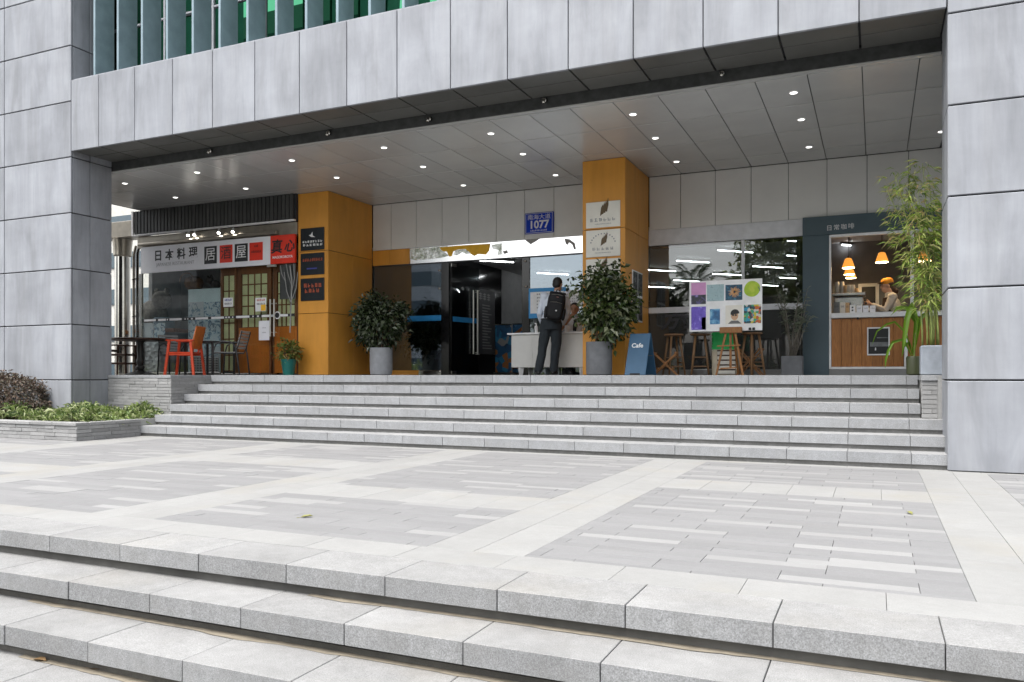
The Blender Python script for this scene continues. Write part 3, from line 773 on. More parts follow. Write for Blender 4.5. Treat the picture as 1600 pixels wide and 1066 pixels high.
text('brush_lettering', '寸', .30, (xY(1071, 14.0), 14.012, zY(1071, 502, 14)), 'print_dark', sw, sx=.75, shear=.3, bold=.012)

# ================================================================= plaques
M('plaque_black', (.018, .022, .026), .22); M('plaque_cream', (.78, .75, .67), .35, var=.05); M('gold_brown', (.10, .055, .012), .4); M('orange_print', (.50, .09, .03), .5); M('blue_print', (.04, .05, .30), .5)
PYL = 12.50
def plaque(zt, zb, label, x0, x1, m):
    o = thing('wall_plaque', label, 'sign', ((x0+x1)/2, PYL, zb), 0, 'plaques on the orange columns')
    MB().cbox(x0, x1, PYL, PYL+.016, zb, zt, .004).build('plate', m, o); return o
a, b = -10.068, -9.517
q = plaque(3.757, 3.331, 'top black plaque with white bird emblem on the left orange column', a, b, 'plaque_black')
MB().poly([(a+.20, PYL-.001, 3.62), (a+.25, PYL-.001, 3.585), (a+.35, PYL-.001, 3.575), (a+.29, PYL-.001, 3.61), (a+.285, PYL-.001, 3.68), (a+.245, PYL-.001, 3.63)], (0, -.003, 0)).build('bird_emblem', 'sign_white', q)
glyphs('small_print', 8, a+.04, b-.03, 3.475, 3.52, PYL, 'sign_white', q, 4, .003, .2); glyphs('small_print', 6, a+.05, b-.03, 3.41, 3.455, PYL, 'sign_white', q, 5, .003, .2)
q = plaque(3.276, 2.863, 'middle black plaque with faint orange and blue print on the left orange column', a, b, 'plaque_black')
glyphs('small_print', 11, a+.05, b-.03, 3.12, 3.18, PYL, 'orange_print', q, 6, .003); MB().box(a+.15, b-.16, PYL-.003, PYL-.001, 2.97, 2.995).build('blue_line', 'blue_print', q)
q = plaque(2.797, 2.370, 'lowest black plaque with two rows of orange characters on the left orange column', a, b, 'plaque_black')
glyphs('small_print', 5, a+.07, b-.05, 2.62, 2.70, PYL, 'orange_print', q, 7, .003, .18); glyphs('small_print', 4, a+.09, b-.10, 2.52, 2.60, PYL, 'orange_print', q, 8, .003, .18)
a, b = -4.298, -3.722
def flame(q, cx, cz, s):
    for k in range(4):
        ox = -.03+.026*k; h = .10+.03*k
        pts = [(cx+s*(ox-.012), PYL-.001, cz-s*.02*(3-k)), (cx+s*(ox+.012), PYL-.001, cz-s*.045+s*.012*k), (cx+s*(ox+.034), PYL-.001, cz+s*h*.5), (cx+s*(ox+.030), PYL-.001, cz+s*h), (cx+s*(ox+.004), PYL-.001, cz+s*h*.55)]
        MB().poly(pts, (0, -.003-.0003*k, 0)).build('flame_emblem', 'gold_brown', q)
q = plaque(3.752, 3.335, 'top cream plaque with brown flame emblem on the right orange column', a, b, 'plaque_cream')
flame(q, -4.01, 3.59, 1.15); glyphs('small_print', 6, a+.06, b-.07, 3.43, 3.49, PYL, 'print_mid', q, 9, .003, .12); glyphs('small_print', 16, a+.15, b-.15, 3.385, 3.40, PYL, 'print_mid', q, 10, .002)
q = plaque(3.297, 2.862, 'middle cream plaque with an arc of characters on the right orange column', a, b, 'plaque_cream')
flame(q, -4.01, 3.09, .9); glyphs('small_print', 5, a+.10, b-.10, 2.965, 3.015, PYL, 'print_mid', q, 11, .003, .12); glyphs('small_print', 14, a+.15, b-.15, 2.92, 2.935, PYL, 'print_mid', q, 12, .002)
for k in range(12):
    an = R(165-13.6*k); cx, cz = -4.01+.21*math.cos(an), 3.05+.185*math.sin(an)
    MB().box(cx-.009, cx+.009, PYL-.003, PYL-.0005, cz-.010, cz+.010).build('arc_character', 'print_mid', q)
q = plaque(2.829, 2.372, 'lowest cream plaque half hidden behind the bushy potted tree', a, b, 'plaque_cream')
flame(q, -4.01, 2.70, .9)
# framed pictures on the side of the right column
fp = thing('wall_pictures', 'white framed panel of four dark pictures on the side of the right orange column', 'picture', (-3.64, 13.2, 1.84))
MB().cbox(-3.644, -3.628, 12.90, 13.51, 1.845, 2.685, .003).build('mount', 'paper_white', fp)
art('photo_dark', [(0, (.006, .006, .007)), (.55, (.015, .016, .018)), (.72, (.10, .10, .11)), (1, (.5, .5, .5))], 14)
for y0, y1 in ((12.925, 13.19), (13.225, 13.49)):
    for z0, z1 in ((1.87, 2.25), (2.29, 2.66)): MB().box(-3.627, -3.625, y0, y1, z0, z1).build('picture', 'photo_dark', fp)

# ================================================================= porch downlights
cnt = {}
LAMP = emit('downlight_glow', (1.0, .98, .94), 1.6)
for px, py in ((195, 286), (308, 269), (274, 308), (384, 294), (456, 250), (526, 277), (600, 230), (661, 260), (724, 289), (767, 208), (817, 240), (868, 273), (989, 178), (1024, 215), (1057, 252), (1240, 144), (1252, 186), (1264, 229), (1471, 205)):
    p = onZ(px, py, CEIL); row = 'front' if p.y < 11 else 'middle' if p.y < 12.5 else 'back'; cnt[row] = cnt.get(row, 0)+1
    o = thing('downlight', 'round white porch downlight, %s from the left in the %s row' % (ORD[cnt[row]-1], row), 'light', (p.x, p.y, CEIL-.012), 0, 'downlights in the porch ceiling')
    MB().lathe([(.044, .012), (.055, .012), (.055, .004), (.046, .0)], (p.x, p.y, CEIL-.012), 20).build('trim_ring', 'white_metal', o, smooth=30)
    MB().lathe([(.044, .0), (.044, .004)], (p.x, p.y, CEIL-.0125), 20).build('lens', 'downlight_glow', o)

# ================================================================= restaurant at the left
RY = 12.45
rest = thing('restaurant', 'glazed restaurant front with dark ribbed fascia left of the orange column', 'restaurant', (-12.2, RY, FLOOR))
M('batten_dark', (.055, .056, .054), .5, rnd=.25); M('tan_metal', (.40, .36, .30), .3, metal=.7, var=.15)
MB().box(-14.42, -10.145, 12.47, 12.62, 3.935, CEIL-.002).build('fascia_board', 'joint_dark', rest)
x = -14.40
while x < -10.2: piece('batten', x, x+.078, 12.425, 12.468, 3.945, CEIL-.004, 'batten_dark', rest, .006); x += .096
MB().box(-14.47, -10.145, 12.40, 12.46, 3.905, 3.938).build('fascia_trim', 'white_metal', rest)
MB().box(-14.47, -14.425, 12.40, 12.46, 3.94, CEIL-.005).build('corner_trim', 'white_metal', rest)
MB().box(-14.40, -10.145, 12.50, 12.7, 3.66, 3.90).build('lintel', 'tan_metal', rest)
MB().tube([(-14.3, 12.44, 3.72), (-10.6, 12.44, 3.72)], .035, 10).build('lintel_tube', 'tan_metal', rest, smooth=30)
emit('spot_glow', (1.0, .95, .86), 16.0)
for kk, px in enumerate((293, 303, 341, 363)):
    p = onY(px, 366-(px-293)*.075, 12.43); s_ = thing('spotlight', 'small spotlight under the ribbed restaurant fascia, %s from the left' % ORD[kk], 'light', p, 0, 'spotlights above the restaurant sign')
    MB().tube([p+Vector((0, .03, .05)), p+Vector((.03, -.02, -.03))], [.022, .03], 10).build('lamp_head', 'white_metal', s_, smooth=30); MB().tube([p+Vector((0, .03, .05)), p+Vector((0, .03, .10))], .008, 6).build('stem', 'chrome', s_); MB().tube([p+Vector((.0302, -.0205, -.0305)), p+Vector((.031, -.022, -.033))], .026, 10).build('lens', 'spot_glow', s_)
sg = thing('restaurant_sign', 'long white and red sign board reading 日本料理 over the restaurant window', 'sign', (-12.2, RY, 3.1))
M('sign_board', (.84, .84, .88), .45, var=.03); M('sign_red', (.75, .035, .012), .4); M('ink_black', (.012, .012, .014), .5); M('ink_grey', (.38, .38, .40), .5)
SZ0, SZ1 = 3.103, 3.658
MB().cbox(-14.226, -10.742, RY-.02, RY+.03, SZ0, SZ1, .004).build('white_board', 'sign_board', sg)
MB().cbox(-10.738, -10.145, RY-.025, RY+.03, SZ0+.004, SZ1, .004).build('red_board', 'sign_red', sg)
SY = RY-.021
text('lettering', '日', .24, (-13.72, SY, 3.44), 'ink_black', sg, bold=.006); text('lettering', '本', .24, (-13.40, SY, 3.44), 'ink_black', sg, bold=.005)
text('lettering', '料', .24, (-13.07, SY, 3.44), 'ink_black', sg, bold=.005); text('lettering', '理', .24, (-12.74, SY, 3.45), 'ink_black', sg, bold=.005)
text('lettering', 'JAPANESE RESTAURANT', .098, (-13.24, SY, 3.262), 'ink_grey', sg, bold=-.001)
for k, (ch, x0, bgm, fm) in enumerate((('居', -12.438, 'ink_black', 'sign_white'), ('酒', -12.029, 'sign_red', 'ink_black'), ('屋', -11.637, 'ink_black', 'sign_white'), ('', -11.26, 'sign_red', 'ink_black'))):
    s_ = piece('square', x0, x0+.333, RY-.024, RY-.0205, 3.203, 3.556, bgm, sg, .001)
    if ch: text('lettering', ch, .28, (x0+.166, RY-.025, 3.38), fm, sg, bold=0)
    else: glyphs('small_print', 3, x0+.12, x0+.22, 3.46, 3.51, RY-.0245, fm, sg, 31, .002); glyphs('small_print', 7, x0+.05, x0+.29, 3.35, 3.40, RY-.0245, fm, sg, 32, .002)
text('lettering', '真', .28, (-10.585, RY-.026, 3.42), 'ink_black', sg, bold=.006, shear=.1); text('lettering', '心', .25, (-10.28, RY-.026, 3.42), 'ink_black', sg, bold=.006, shear=.25)
text('lettering', 'MAGOKOROYA', .068, (-10.44, RY-.026, 3.23), 'sign_white', sg, bold=.001)
# glazing
glass('rest_glass', (.94, .95, .94), 1.5)
RZ1 = 3.10
def rp(px): return xY(px, RY)
pane(rp(223), rp(345), FLOOR+.06, RZ1, 'rest_glass', rest, RY); pane(rp(345.6), rp(426), FLOOR+.03, RZ1, 'rest_glass', rest, RY); pane(rp(426.8), -10.15, FLOOR+.03, RZ1, 'rest_glass', rest, RY)
piece('edge_post', rp(219), rp(222.5), RY-.03, RY+.03, FLOOR, RZ1, 'chrome', rest, .004)
piece('bottom_rail', rp(223), rp(345), RY-.025, RY+.025, FLOOR, FLOOR+.058, 'chrome', rest, .004); piece('bottom_rail', rp(346), rp(425), RY-.02, RY+.02, FLOOR, FLOOR+.03, 'chrome', rest, .003)
piece('strip', rp(224), -10.16, RY-.0125, RY-.0095, 2.078, 2.135, 'ink_black', rest, .0005)
st = MB(); rgs = random.Random(9); x = rp(226)
while x < -10.25:
    L = rgs.choice((.03, .05, .22, .34)); st.box(x, x+L, RY-.0145, RY-.0130, 2.09 if L < .1 else 2.083, 2.122 if L < .1 else 2.128); x += L+rgs.uniform(.02, .09)
st.build('strip_print', 'sign_white', rest)['kind'] = 'stuff'
MB().lathe([(.075, 0), (.075, .006)], (0, 0, 0), 24).build('round_emblem', 'sign_white', rest).matrix_world = Matrix.Translation((rp(434.5), RY-.018, 2.11)) @ Matrix.Rotation(R(90), 4, 'X')
MB().lathe([(.052, 0), (.052, .004)], (0, 0, 0), 24).build('emblem_centre', 'ink_black', rest).matrix_world = Matrix.Translation((rp(434.5), RY-.0245, 2.11)) @ Matrix.Rotation(R(90), 4, 'X')
for px in (426, 432):
    hx = rp(px); MB().tube([(hx, RY-.07, 1.70), (hx, RY-.07, 2.42)], .016, 10).tube([(hx, RY-.07, 1.78), (hx, RY, 1.78)], .01, 6).tube([(hx, RY-.07, 2.34), (hx, RY, 2.34)], .01, 6).build('pull_handle', 'pale_steel', rest, smooth=30)
MB().box(rp(418), rp(431), RY-.02, RY+.02, 3.06, 3.098).build('door_clamp', 'pale_steel', rest)
# wooden lattice doors behind the glass
wood('door_wood', (.62, .20, .025), (.46, .13, .016), (14, 14, 1.2), .35); wood('lattice_wood', (.24, .095, .028), (.12, .048, .016), (14, 14, 1.2))
M('paper_pane', (.66, .70, .38), .6, var=.12, scale=4, rnd=.1)
DY = 12.64
def lattice(name, label, px0, px1, cols, rows, zb, zt, low, pm='paper_pane'):
    x0, x1 = xY(px0, DY), xY(px1, DY); o = thing(name, label, 'door', ((x0+x1)/2, DY, FLOOR))
    fw = .06 if low is None else .10
    piece('stile', x0, x0+fw, DY-.03, DY+.03, FLOOR+.01, zt, 'lattice_wood', o, .004); piece('stile', x1-fw, x1, DY-.03, DY+.03, FLOOR+.01, zt, 'lattice_wood', o, .004)
    piece('rail', x0+fw, x1-fw, DY-.028, DY+.028, zt-.14, zt, 'lattice_wood', o, .004)
    zl = low if low else FLOOR+.08
    if low: piece('lower_panel', x0+fw*.4, x1-fw*.4, DY-.034, DY+.02, FLOOR+.04, low, 'door_wood', o, .005)
    a0, a1, b0, b1 = x0+fw, x1-fw, zl, zt-.14; cw_, rh = (a1-a0)/cols, (b1-b0)/rows
    for i in range(cols):
        for j in range(rows): piece('pane', a0+i*cw_+.013, a0+(i+1)*cw_-.013, DY-.006, DY+.006, b0+j*rh+.013, b0+(j+1)*rh-.013, pm, o, .001)
    for i in range(1, cols): piece('glazing_bar', a0+i*cw_-.013, a0+i*cw_+.013, DY-.018, DY+.018, b0, b1, 'lattice_wood', o, .003)
    for j in range(0, rows+1): piece('glazing_bar', a0, a1, DY-.016, DY+.016, b0+j*rh-.012, b0+j*rh+.012, 'lattice_wood', o, .003)
    return o
lattice('lattice_screen', 'narrow wooden lattice screen left of the brown wooden door', 346, 371, 2, 6, FLOOR, 3.12, None, 'paper_pane')
wd = lattice('wooden_door', 'brown wooden door with pale green panes behind the restaurant glass', 372.5, 425, 4, 5, FLOOR, 3.12, 1.90)
lattice('wooden_door', 'brown wooden door beside the orange column, tree drawing on its glass', 428, 468, 4, 5, FLOOR, 3.12, 1.90)
# white tree drawing on the right glass
tr = MB(); M('drawing_white', (.28, .28, .27), .6)
def gp(px, py): p = onY(px, py, RY-.012); return p
for path, wdt in ((((453, 520), (455, 470), (456, 440), (453, 415)), .03), (((455, 475), (448, 455), (444, 425)), .018), (((456, 468), (463, 450), (465, 425)), .018), (((456, 455), (460, 435), (459, 412)), .02), (((446, 440), (440, 428), (438, 415)), .016), (((455, 445), (450, 428), (447, 412)), .016)):
    for a_, b_ in zip(path[:-1], path[1:]): tr.bar(gp(*a_), gp(*b_), wdt, .002, (0, 1, 0))
tr.build('tree_drawing', 'drawing_white', rest)
piece('grey_backing', xY(436, RY), -10.16, RY+.02, RY+.024, 2.42, 3.09, 'board_grey', rest, .001)
# small notices on the glass
for nm, lab, x0, x1, y0, y1, m, hd in (('notice', 'small white notice with blue heading on the lattice screen', 349, 364, 465, 480, 'paper_white', 'blue_print'), ('notice', 'white and orange menu notice on the wooden door', 399, 416, 465, 487, 'paper_white', 'orange_print'), ('notice', 'plain white paper sheet taped low on the wooden door', 404.5, 421, 501, 532, 'sign_board', 'print_mid')):
    o = thing(nm, lab, 'notice', onY(x0, y1, RY-.01), 0, 'notices on the restaurant glass'); a_, b_ = onY(x0, y1, RY-.01), onY(x1, y0, RY-.01)
    piece('sheet', a_.x, b_.x, RY-.0125, RY-.0095, a_.z, b_.z, m, o, .0005)
    if 'taped' in lab: glyphs('small_print', 5, a_.x+.08, b_.x-.08, b_.z-.15, b_.z-.13, RY-.0130, hd, o, 41, .001); glyphs('small_print', 6, a_.x+.08, b_.x-.08, a_.z+.14, a_.z+.165, RY-.0130, hd, o, 42, .001)
    else:
        glyphs('small_print', 5, a_.x+.03, b_.x-.03, b_.z-.07, b_.z-.02, RY-.0130, hd, o, 43, .001, .2); glyphs('small_print', 6, a_.x+.03, b_.x-.03, b_.z-.14, b_.z-.10, RY-.0130, 'print_dark', o, 44, .001)
        if 'menu' in lab: MB().box(b_.x-.13, b_.x-.01, RY-.0150, RY-.0130, a_.z+.01, a_.z+.13).build('orange_block', 'torn_orange', o)
# things inside
M('cabinet_blue', (.68, .86, .90), .4, var=.05); art('manga_print', [(0, (.60, .72, .76)), (.50, (.62, .75, .80)), (.60, (.22, .42, .58)), (.68, (.04, .07, .12)), (.78, (.55, .68, .74)), (1, (.65, .76, .80))], 9); art('manga_light', [(0, (.62, .70, .73)), (.58, (.62, .70, .74)), (.70, (.15, .28, .40)), (.82, (.6, .68, .7)), (1, (.6, .7, .72))], 7)
CY = 12.72
cab = thing('cabinet', 'pale blue cabinet covered in blue ink posters inside the restaurant', 'cabinet', (xY(318, CY), CY+.2, FLOOR))
x0, x1 = xY(293.5, CY), xY(345, CY)
MB().cbox(x0, x1, CY, CY+.5, FLOOR+.02, zY(318, 451, CY), .012).build('body', 'cabinet_blue', cab)
for a_, b_, c_, d_, m in ((294.5, 318, 472, 496, 'manga_light'), (318.5, 344, 472, 496, 'manga_print'), (294.5, 318, 500, 540, 'manga_print'), (318.5, 344, 500, 540, 'manga_print'), (318.5, 344, 541, 560, 'manga_light')):
    piece('poster', xY(a_, CY-.004), xY(b_, CY-.004), CY-.004, CY-.0012, zY((a_+b_)/2, d_, CY), zY((a_+b_)/2, c_, CY), m, cab, .0005)
gl_ = MB()
for i in range(9): gl_.box(x0+.06, x1-.06, CY-.012, CY-.002, FLOOR+.07+i*.035, FLOOR+.085+i*.035)
for i in range(10): gl_.box(x0+.06+i*(x1-x0-.13)/9, x0+.07+i*(x1-x0-.13)/9, CY-.010, CY-.001, FLOOR+.06, FLOOR+.37)
MB().box(x0+.05, x1-.05, CY-.0015, CY+.001, FLOOR+.05, FLOOR+.38).build('grille_back', 'ink_black', cab); gl_.build('grille', 'white_metal', cab)
wood('basket_cane', (.24, .12, .05), (.10, .05, .02), (20, 20, 20))
bz = zY(318, 451, CY)
bk = thing('basket', 'round brown cane basket on top of the pale blue cabinet', 'basket', (xY(303, CY+.2), CY+.2, bz))
MB().lathe([(.10, 0), (.17, .06), (.20, .15), (.17, .24), (.10, .29)], (xY(303, CY+.2), CY+.2, bz), 16, .03).build('bowl', 'basket_cane', bk); MB().tube([(xY(303, CY+.2)+.2*math.cos(R(a_)), CY+.0, bz+.15+.2*math.sin(R(a_))) for a_ in range(0, 181, 20)], .012, 6).build('handle', 'basket_cane', bk)
M('plush_dark', (.05, .045, .04), .9, var=.3, scale=30); M('plush_grey', (.20, .19, .17), .9, var=.3, scale=20)
pl = thing('soft_toy', 'dark soft toy on top of the pale blue cabinet', 'toy', (xY(334, CY+.2), CY+.2, bz))
c_ = Vector((xY(334, CY+.2), CY+.2, bz)); MB().sup(c_+Vector((.05, 0, .09)), (.11, .09, .10), 1, 1, 12, 8).build('body', 'plush_dark', pl, smooth=True); MB().sup(c_+Vector((-.08, -.03, .19)), (.085, .08, .075), 1, 1, 12, 8).sup(c_+Vector((-.13, -.03, .26)), (.025, .02, .04), 1, 1, 8, 6).sup(c_+Vector((-.04, -.03, .265)), (.025, .02, .04), 1, 1, 8, 6).build('head', 'plush_dark', pl, smooth=True)
bt = thing('soft_toy', 'large pale grey soft toy sitting in the dark corner of the restaurant window', 'toy', (xY(245, 12.85), 12.85, 1.9))
c_ = Vector((xY(240, 12.85), 12.85, 1.95)); MB().sup(c_+Vector((0, 0, .30)), (.34, .25, .34), 1, 1, 16, 10).build('body', 'plush_grey', bt, smooth=True); MB().sup(c_+Vector((.30, -.05, .62)), (.22, .2, .2), 1, 1, 14, 9).sup(c_+Vector((.15, -.05, .80)), (.07, .05, .08), 1, 1, 8, 6).sup(c_+Vector((.44, -.05, .80)), (.07, .05, .08), 1, 1, 8, 6).build('head', 'plush_grey', bt, smooth=True)
sh = thing('display_shelf', 'dark shelf with jars in the restaurant window', 'shelf', (xY(255, 12.95), 12.95, FLOOR))
MB().cbox(xY(224, 12.95), xY(286, 12.95), 12.7, 13.2, 1.86, 1.945, .006).build('top', 'lattice_wood', sh); MB().box(xY(226, 12.95), xY(284, 12.95), 12.75, 13.15, FLOOR, 1.86).build('carcass', 'room_dark', sh)
M('jar_blue', (.22, .32, .38), .3)
MB().lathe([(.20, 0), (.22, .08), (.22, .22), (.19, .24)], (xY(262, 12.95), 12.85, 1.946), 16).build('tub', 'jar_blue', sh, smooth=30)
for k, (x0, x1, y0, y1, m, lab) in enumerate(((223, 240, 504.5, 531, 'manga_light', 'white ink-drawing poster at the left end of the restaurant window'), (241, 258, 504.5, 532, 'manga_print', 'blue and white poster second from the left end of the restaurant window'))):
    a_, b_ = onY(x0, y1, RY+.015), onY(x1, y0, RY+.015); o = thing('poster', lab, 'poster', a_); piece('sheet', a_.x, b_.x, RY+.012, RY+.015, a_.z, b_.z, m, o, .0005); piece('bottom_margin', a_.x, b_.x, RY+.0092, RY+.0115, a_.z, a_.z+.035, 'paper_white', o, .0005)
t = NT('embossed_white'); v = t.n('ShaderNodeTexVoronoi'); t.lk(t.pos((1, .01, 1.2)), v.inputs['Vector']); v.inputs['Scale'].default_value = 8.5; t.bsdf((.60, .64, .66), rough=.35, bump=v.outputs['Distance'], bs=.7, bd=.05); MAT['embossed_white'] = t.m
o = thing('window_panel', 'white embossed panel low in the restaurant window behind the round table', 'panel', onY(224, 586, RY+.05)); piece('sheet', xY(223.5, RY+.05), xY(248, RY+.05), RY+.03, RY+.05, FLOOR+.07, 1.72, 'embossed_white', o, .003)
struct('restaurant_wall', MB().box(-14.3, -10.0, 13.55, 13.7, FLOOR, 3.92).box(-14.35, -14.25, 12.75, 13.55, FLOOR, 3.92), 'room_grey')
struct('restaurant_ceiling', MB().box(-14.3, -10.14, 12.72, 13.54, 3.70, 3.92), 'room_dark')
struct('building_end_wall', MB().box(-14.42, -14.30, 13.7, 27.2, FLOOR-.3, 4.5), 'room_grey')
# chrome column and pipes at the left end
o = thing('steel_column', 'shiny round steel column at the left end of the restaurant', 'column', (xY(192, 12.75), 12.75, FLOOR)); cx = xY(191.5, 12.75)
MB().lathe([(.16, 0), (.16, 2.62)], (cx, 12.75, FLOOR), 28).build('shaft', 'chrome', o, smooth=30); MB().lathe([(.16, 2.60), (.19, 2.63), (.19, 2.80), (.21, 2.98)], (cx, 12.75, FLOOR), 28).build('collar', 'tan_metal', o, smooth=30)
MB().cbox(-15.6, -14.50, 12.55, 12.95, FLOOR+2.99, FLOOR+3.34, .01).build('capital_beam', 'tan_metal', o)
for px, Y, r_, m, lab in ((209, 12.62, .028, 'tan_metal', 'thin tan downpipe beside the shiny steel column'), (214.5, 12.55, .035, 'chrome', 'thin steel downpipe at the edge of the restaurant glass')):
    o = thing('downpipe', lab, 'pipe', (xY(px, Y), Y, FLOOR)); x = xY(px, Y); MB().tube([(x, Y, FLOOR), (x, Y, 3.55), (x+.03, Y+.03, 3.75)], r_, 10).build('pipe', m, o, smooth=30)
    for z in (1.4, 2.2, 3.0): MB().tube([(x, Y, z), (x, Y, z+.03)], r_*1.35, 10).build('clip', 'chrome', o)

# ================================================================= cafe kiosk at the right
KY = 13.93
M('slate_paint', (.06, .095, .115), .5, var=.08, scale=3)
kio = thing('cafe_kiosk', 'slate blue cafe serving window reading 日常咖啡 with a wooden counter front', 'kiosk', (-.1, KY, FLOOR))
KX0, KX1 = -1.078, -.680
piece('left_post', KX0, KX1, KY-.04, 14.2, FLOOR, 3.20, 'slate_paint', kio, .004); piece('lintel', KX0, 2.3, KY-.04, 14.2, 3.201, 3.502, 'slate_paint', kio, .004); piece('right_post', 1.2, 2.3, KY-.04, 14.2, FLOOR, 3.20, 'slate_paint', kio, .004)
piece('window_trim', KX1+.002, 1.198, KY-.03, KY+.05, 3.155, 3.198, 'white_metal', kio, .003); piece('window_trim', KX1+.001, KX1+.032, KY-.035, KY+.05, FLOOR+.10, 3.153, 'white_metal', kio, .003)
piece('centre_mullion', .49, .54, KY-.02, KY+.04, 1.945, 3.153, 'white_metal', kio, .003)
for k, ch in enumerate('日常咖啡'): text('lettering', ch, .094, (-.675+k*.108, KY-.0415, 3.30+k*.003), 'sign_white', kio, bold=0)
piece('plinth', KX1, 1.2, KY-.03, 14.2, FLOOR, FLOOR+.095, 'slab_light', kio, .004)
wood('counter_wood', (.47, .20, .055), (.28, .11, .030), (9, 9, .6), .45, .10)
xe = .40; n = 7; wdt = (xe-(KX1+.034))/n
for i in range(n): piece('plank', KX1+.034+i*wdt+.0015, KX1+.034+(i+1)*wdt-.0015, KY-.005, KY+.03, 1.085, 1.852, 'counter_wood', kio, .003)
for i in range(7): piece('plank', .455+i*.105, .455+(i+1)*.105-.003, KY-.005, KY+.03, 1.085, 1.852, 'counter_wood', kio, .003)
piece('counter_top', KX1+.033, 1.2, KY-.06, 14.5, 1.86, 1.94, 'white_metal', kio, .005); piece('bottom_trim', KX1+.033, 1.2, KY-.025, KY+.03, 1.048, 1.083, 'white_metal', kio, .003); piece('white_post', .405, .452, KY-.03, KY+.03, 1.085, 1.858, 'white_metal', kio, .003)
MB().box(-.27, -.24, KY-.065, KY-.03, 1.83, 1.862).build('hook', 'ink_black', kio)
po = thing('framed_poster', 'white framed dark photo poster on the wooden cafe counter front', 'poster', (.04, KY, 1.265))
MB().cbox(-.122, .203, KY-.022, KY-.008, 1.262, 1.703, .003).build('frame', 'paper_white', po); MB().box(-.102, .183, KY-.025, KY-.0215, 1.285, 1.682).build('photo', 'ink_black', po)
M('photo_mid', (.16, .165, .17), .5, var=.4, scale=9)
MB().box(-.08, .182, KY-.027, KY-.0255, 1.40, 1.47).build('photo_bench', 'photo_mid', po); MB().box(.02, .182, KY-.028, KY-.0255, 1.53, 1.545).build('photo_shelf', 'photo_mid', po); MB().poly([(-.01, KY-.0255, 1.34), (.01, KY-.0255, 1.34), (.008, KY-.0255, 1.38), (-.006, KY-.0255, 1.385)], (0, -.003, 0)).build('photo_bottle', 'sign_white', po)
struct('cafe_wall', MB().box(-1.08, 3.2, 16.3, 16.4, FLOOR, IC).box(-1.20, -1.08, 14.2, 16.4, FLOOR, IC), 'room_dark')
# inside the cafe
o = thing('framed_picture', 'pale framed dark picture on the back wall of the cafe', 'picture', onY(1342, 480, 16.28)); a_, b_ = onY(1341, 486, 16.28), onY(1373.5, 442.5, 16.28)
MB().cbox(a_.x, b_.x, 16.27, 16.299, a_.z, b_.z, .004).build('frame', 'beige_panel', o); MB().box(a_.x+.06, b_.x-.06, 16.262, 16.269, a_.z+.06, b_.z-.06).build('picture', 'ink_black', o)
tube_lamp(1360, 386, 'white ceiling tube light inside the cafe above the barista', 1.4)
t = NT('lamp_cane'); p_ = t.pos((1, 1, 1)); wv = t.n('ShaderNodeTexWave', wave_type='BANDS', bands_direction='Z'); t.lk(p_, wv.inputs['Vector']); wv.inputs['Scale'].default_value = 30
cc = t.mix(t.remap(wv.outputs['Fac'], .2, .8, 0, 1), (.55, .17, .02), (.85, .36, .06)); b_ = t.bsdf(cc, rough=.6); t.set(b_, 'Emission Color', cc); b_.inputs['Emission Strength'].default_value = .55; MAT['lamp_cane'] = t.m
emit('bulb_glow', (1.0, .72, .38), 14.0)
for px, py, Y, s, lab in ((1325.5, 411, 14.9, .95, 'nearest woven orange pendant lamp of the three hanging over the coffee cups'), (1327, 422.5, 15.4, .85, 'middle woven orange pendant lamp of the three over the coffee cups'), (1329.5, 428, 15.85, .85, 'farthest woven orange pendant lamp of the three over the coffee cups'), (1378, 402, 14.9, .95, 'woven orange pendant lamp hanging in front of the barista'), (1444.5, 400, 14.9, .95, 'woven orange pendant lamp glowing through the bamboo')):
    p = onY(px, py, Y); o = thing('pendant_lamp', lab, 'lamp', p, 0, 'woven pendant lamps in the cafe')
    MB().lathe([(.105*s, -.085*s), (.098*s, -.05*s), (.075*s, .02*s), (.055*s, .075*s), (.035*s, .085*s)], p, 18).build('shade', 'lamp_cane', o, smooth=40)
    MB().lathe([(.10*s, -.088*s), (.10*s, -.094*s)], p, 18).build('glowing_rim', 'bulb_glow', o); MB().tube([p+Vector((0, 0, .085*s)), (p.x, p.y, IC)], .005, 5).build('cord', 'ink_black', o); MB().lathe([(.02, .085*s), (.02, .12*s)], p, 8).build('socket', 'gold_brown', o)
# counter goods
CT = 1.94
M('kraft', (.52, .33, .17), .7); M('cup_white', (.68, .62, .54), .5); M('machine_steel', (.55, .56, .57), .25, metal=.85)
mach = thing('coffee_machine', 'low steel coffee machine behind the boxes on the cafe counter', 'coffee machine', (-.35, 14.8, 1.0)); mx0, mx1 = xY(1303, 14.75), xY(1349, 14.75)
MB().cbox(mx0, mx1, 14.7, 15.15, 1.95, zY(1320, 464, 14.7), .02).build('body', 'machine_steel', mach); MB().cbox(mx0-.03, mx1+.03, 14.66, 15.2, zY(1320, 462.5, 14.7), zY(1320, 458, 14.7), .008).build('cup_tray', 'machine_steel', mach); MB().box(mx0+.02, mx1-.02, 14.72, 15.1, FLOOR, 1.949).build('cabinet', 'room_grey', mach)
for q in range(2): MB().tube([(mx0+.25+q*.25, 14.69, 2.16), (mx0+.25+q*.25, 14.55, 2.13)], .016, 8).build('group_handle', 'ink_black', mach)
tz = zY(1320, 458, 14.7)+.001
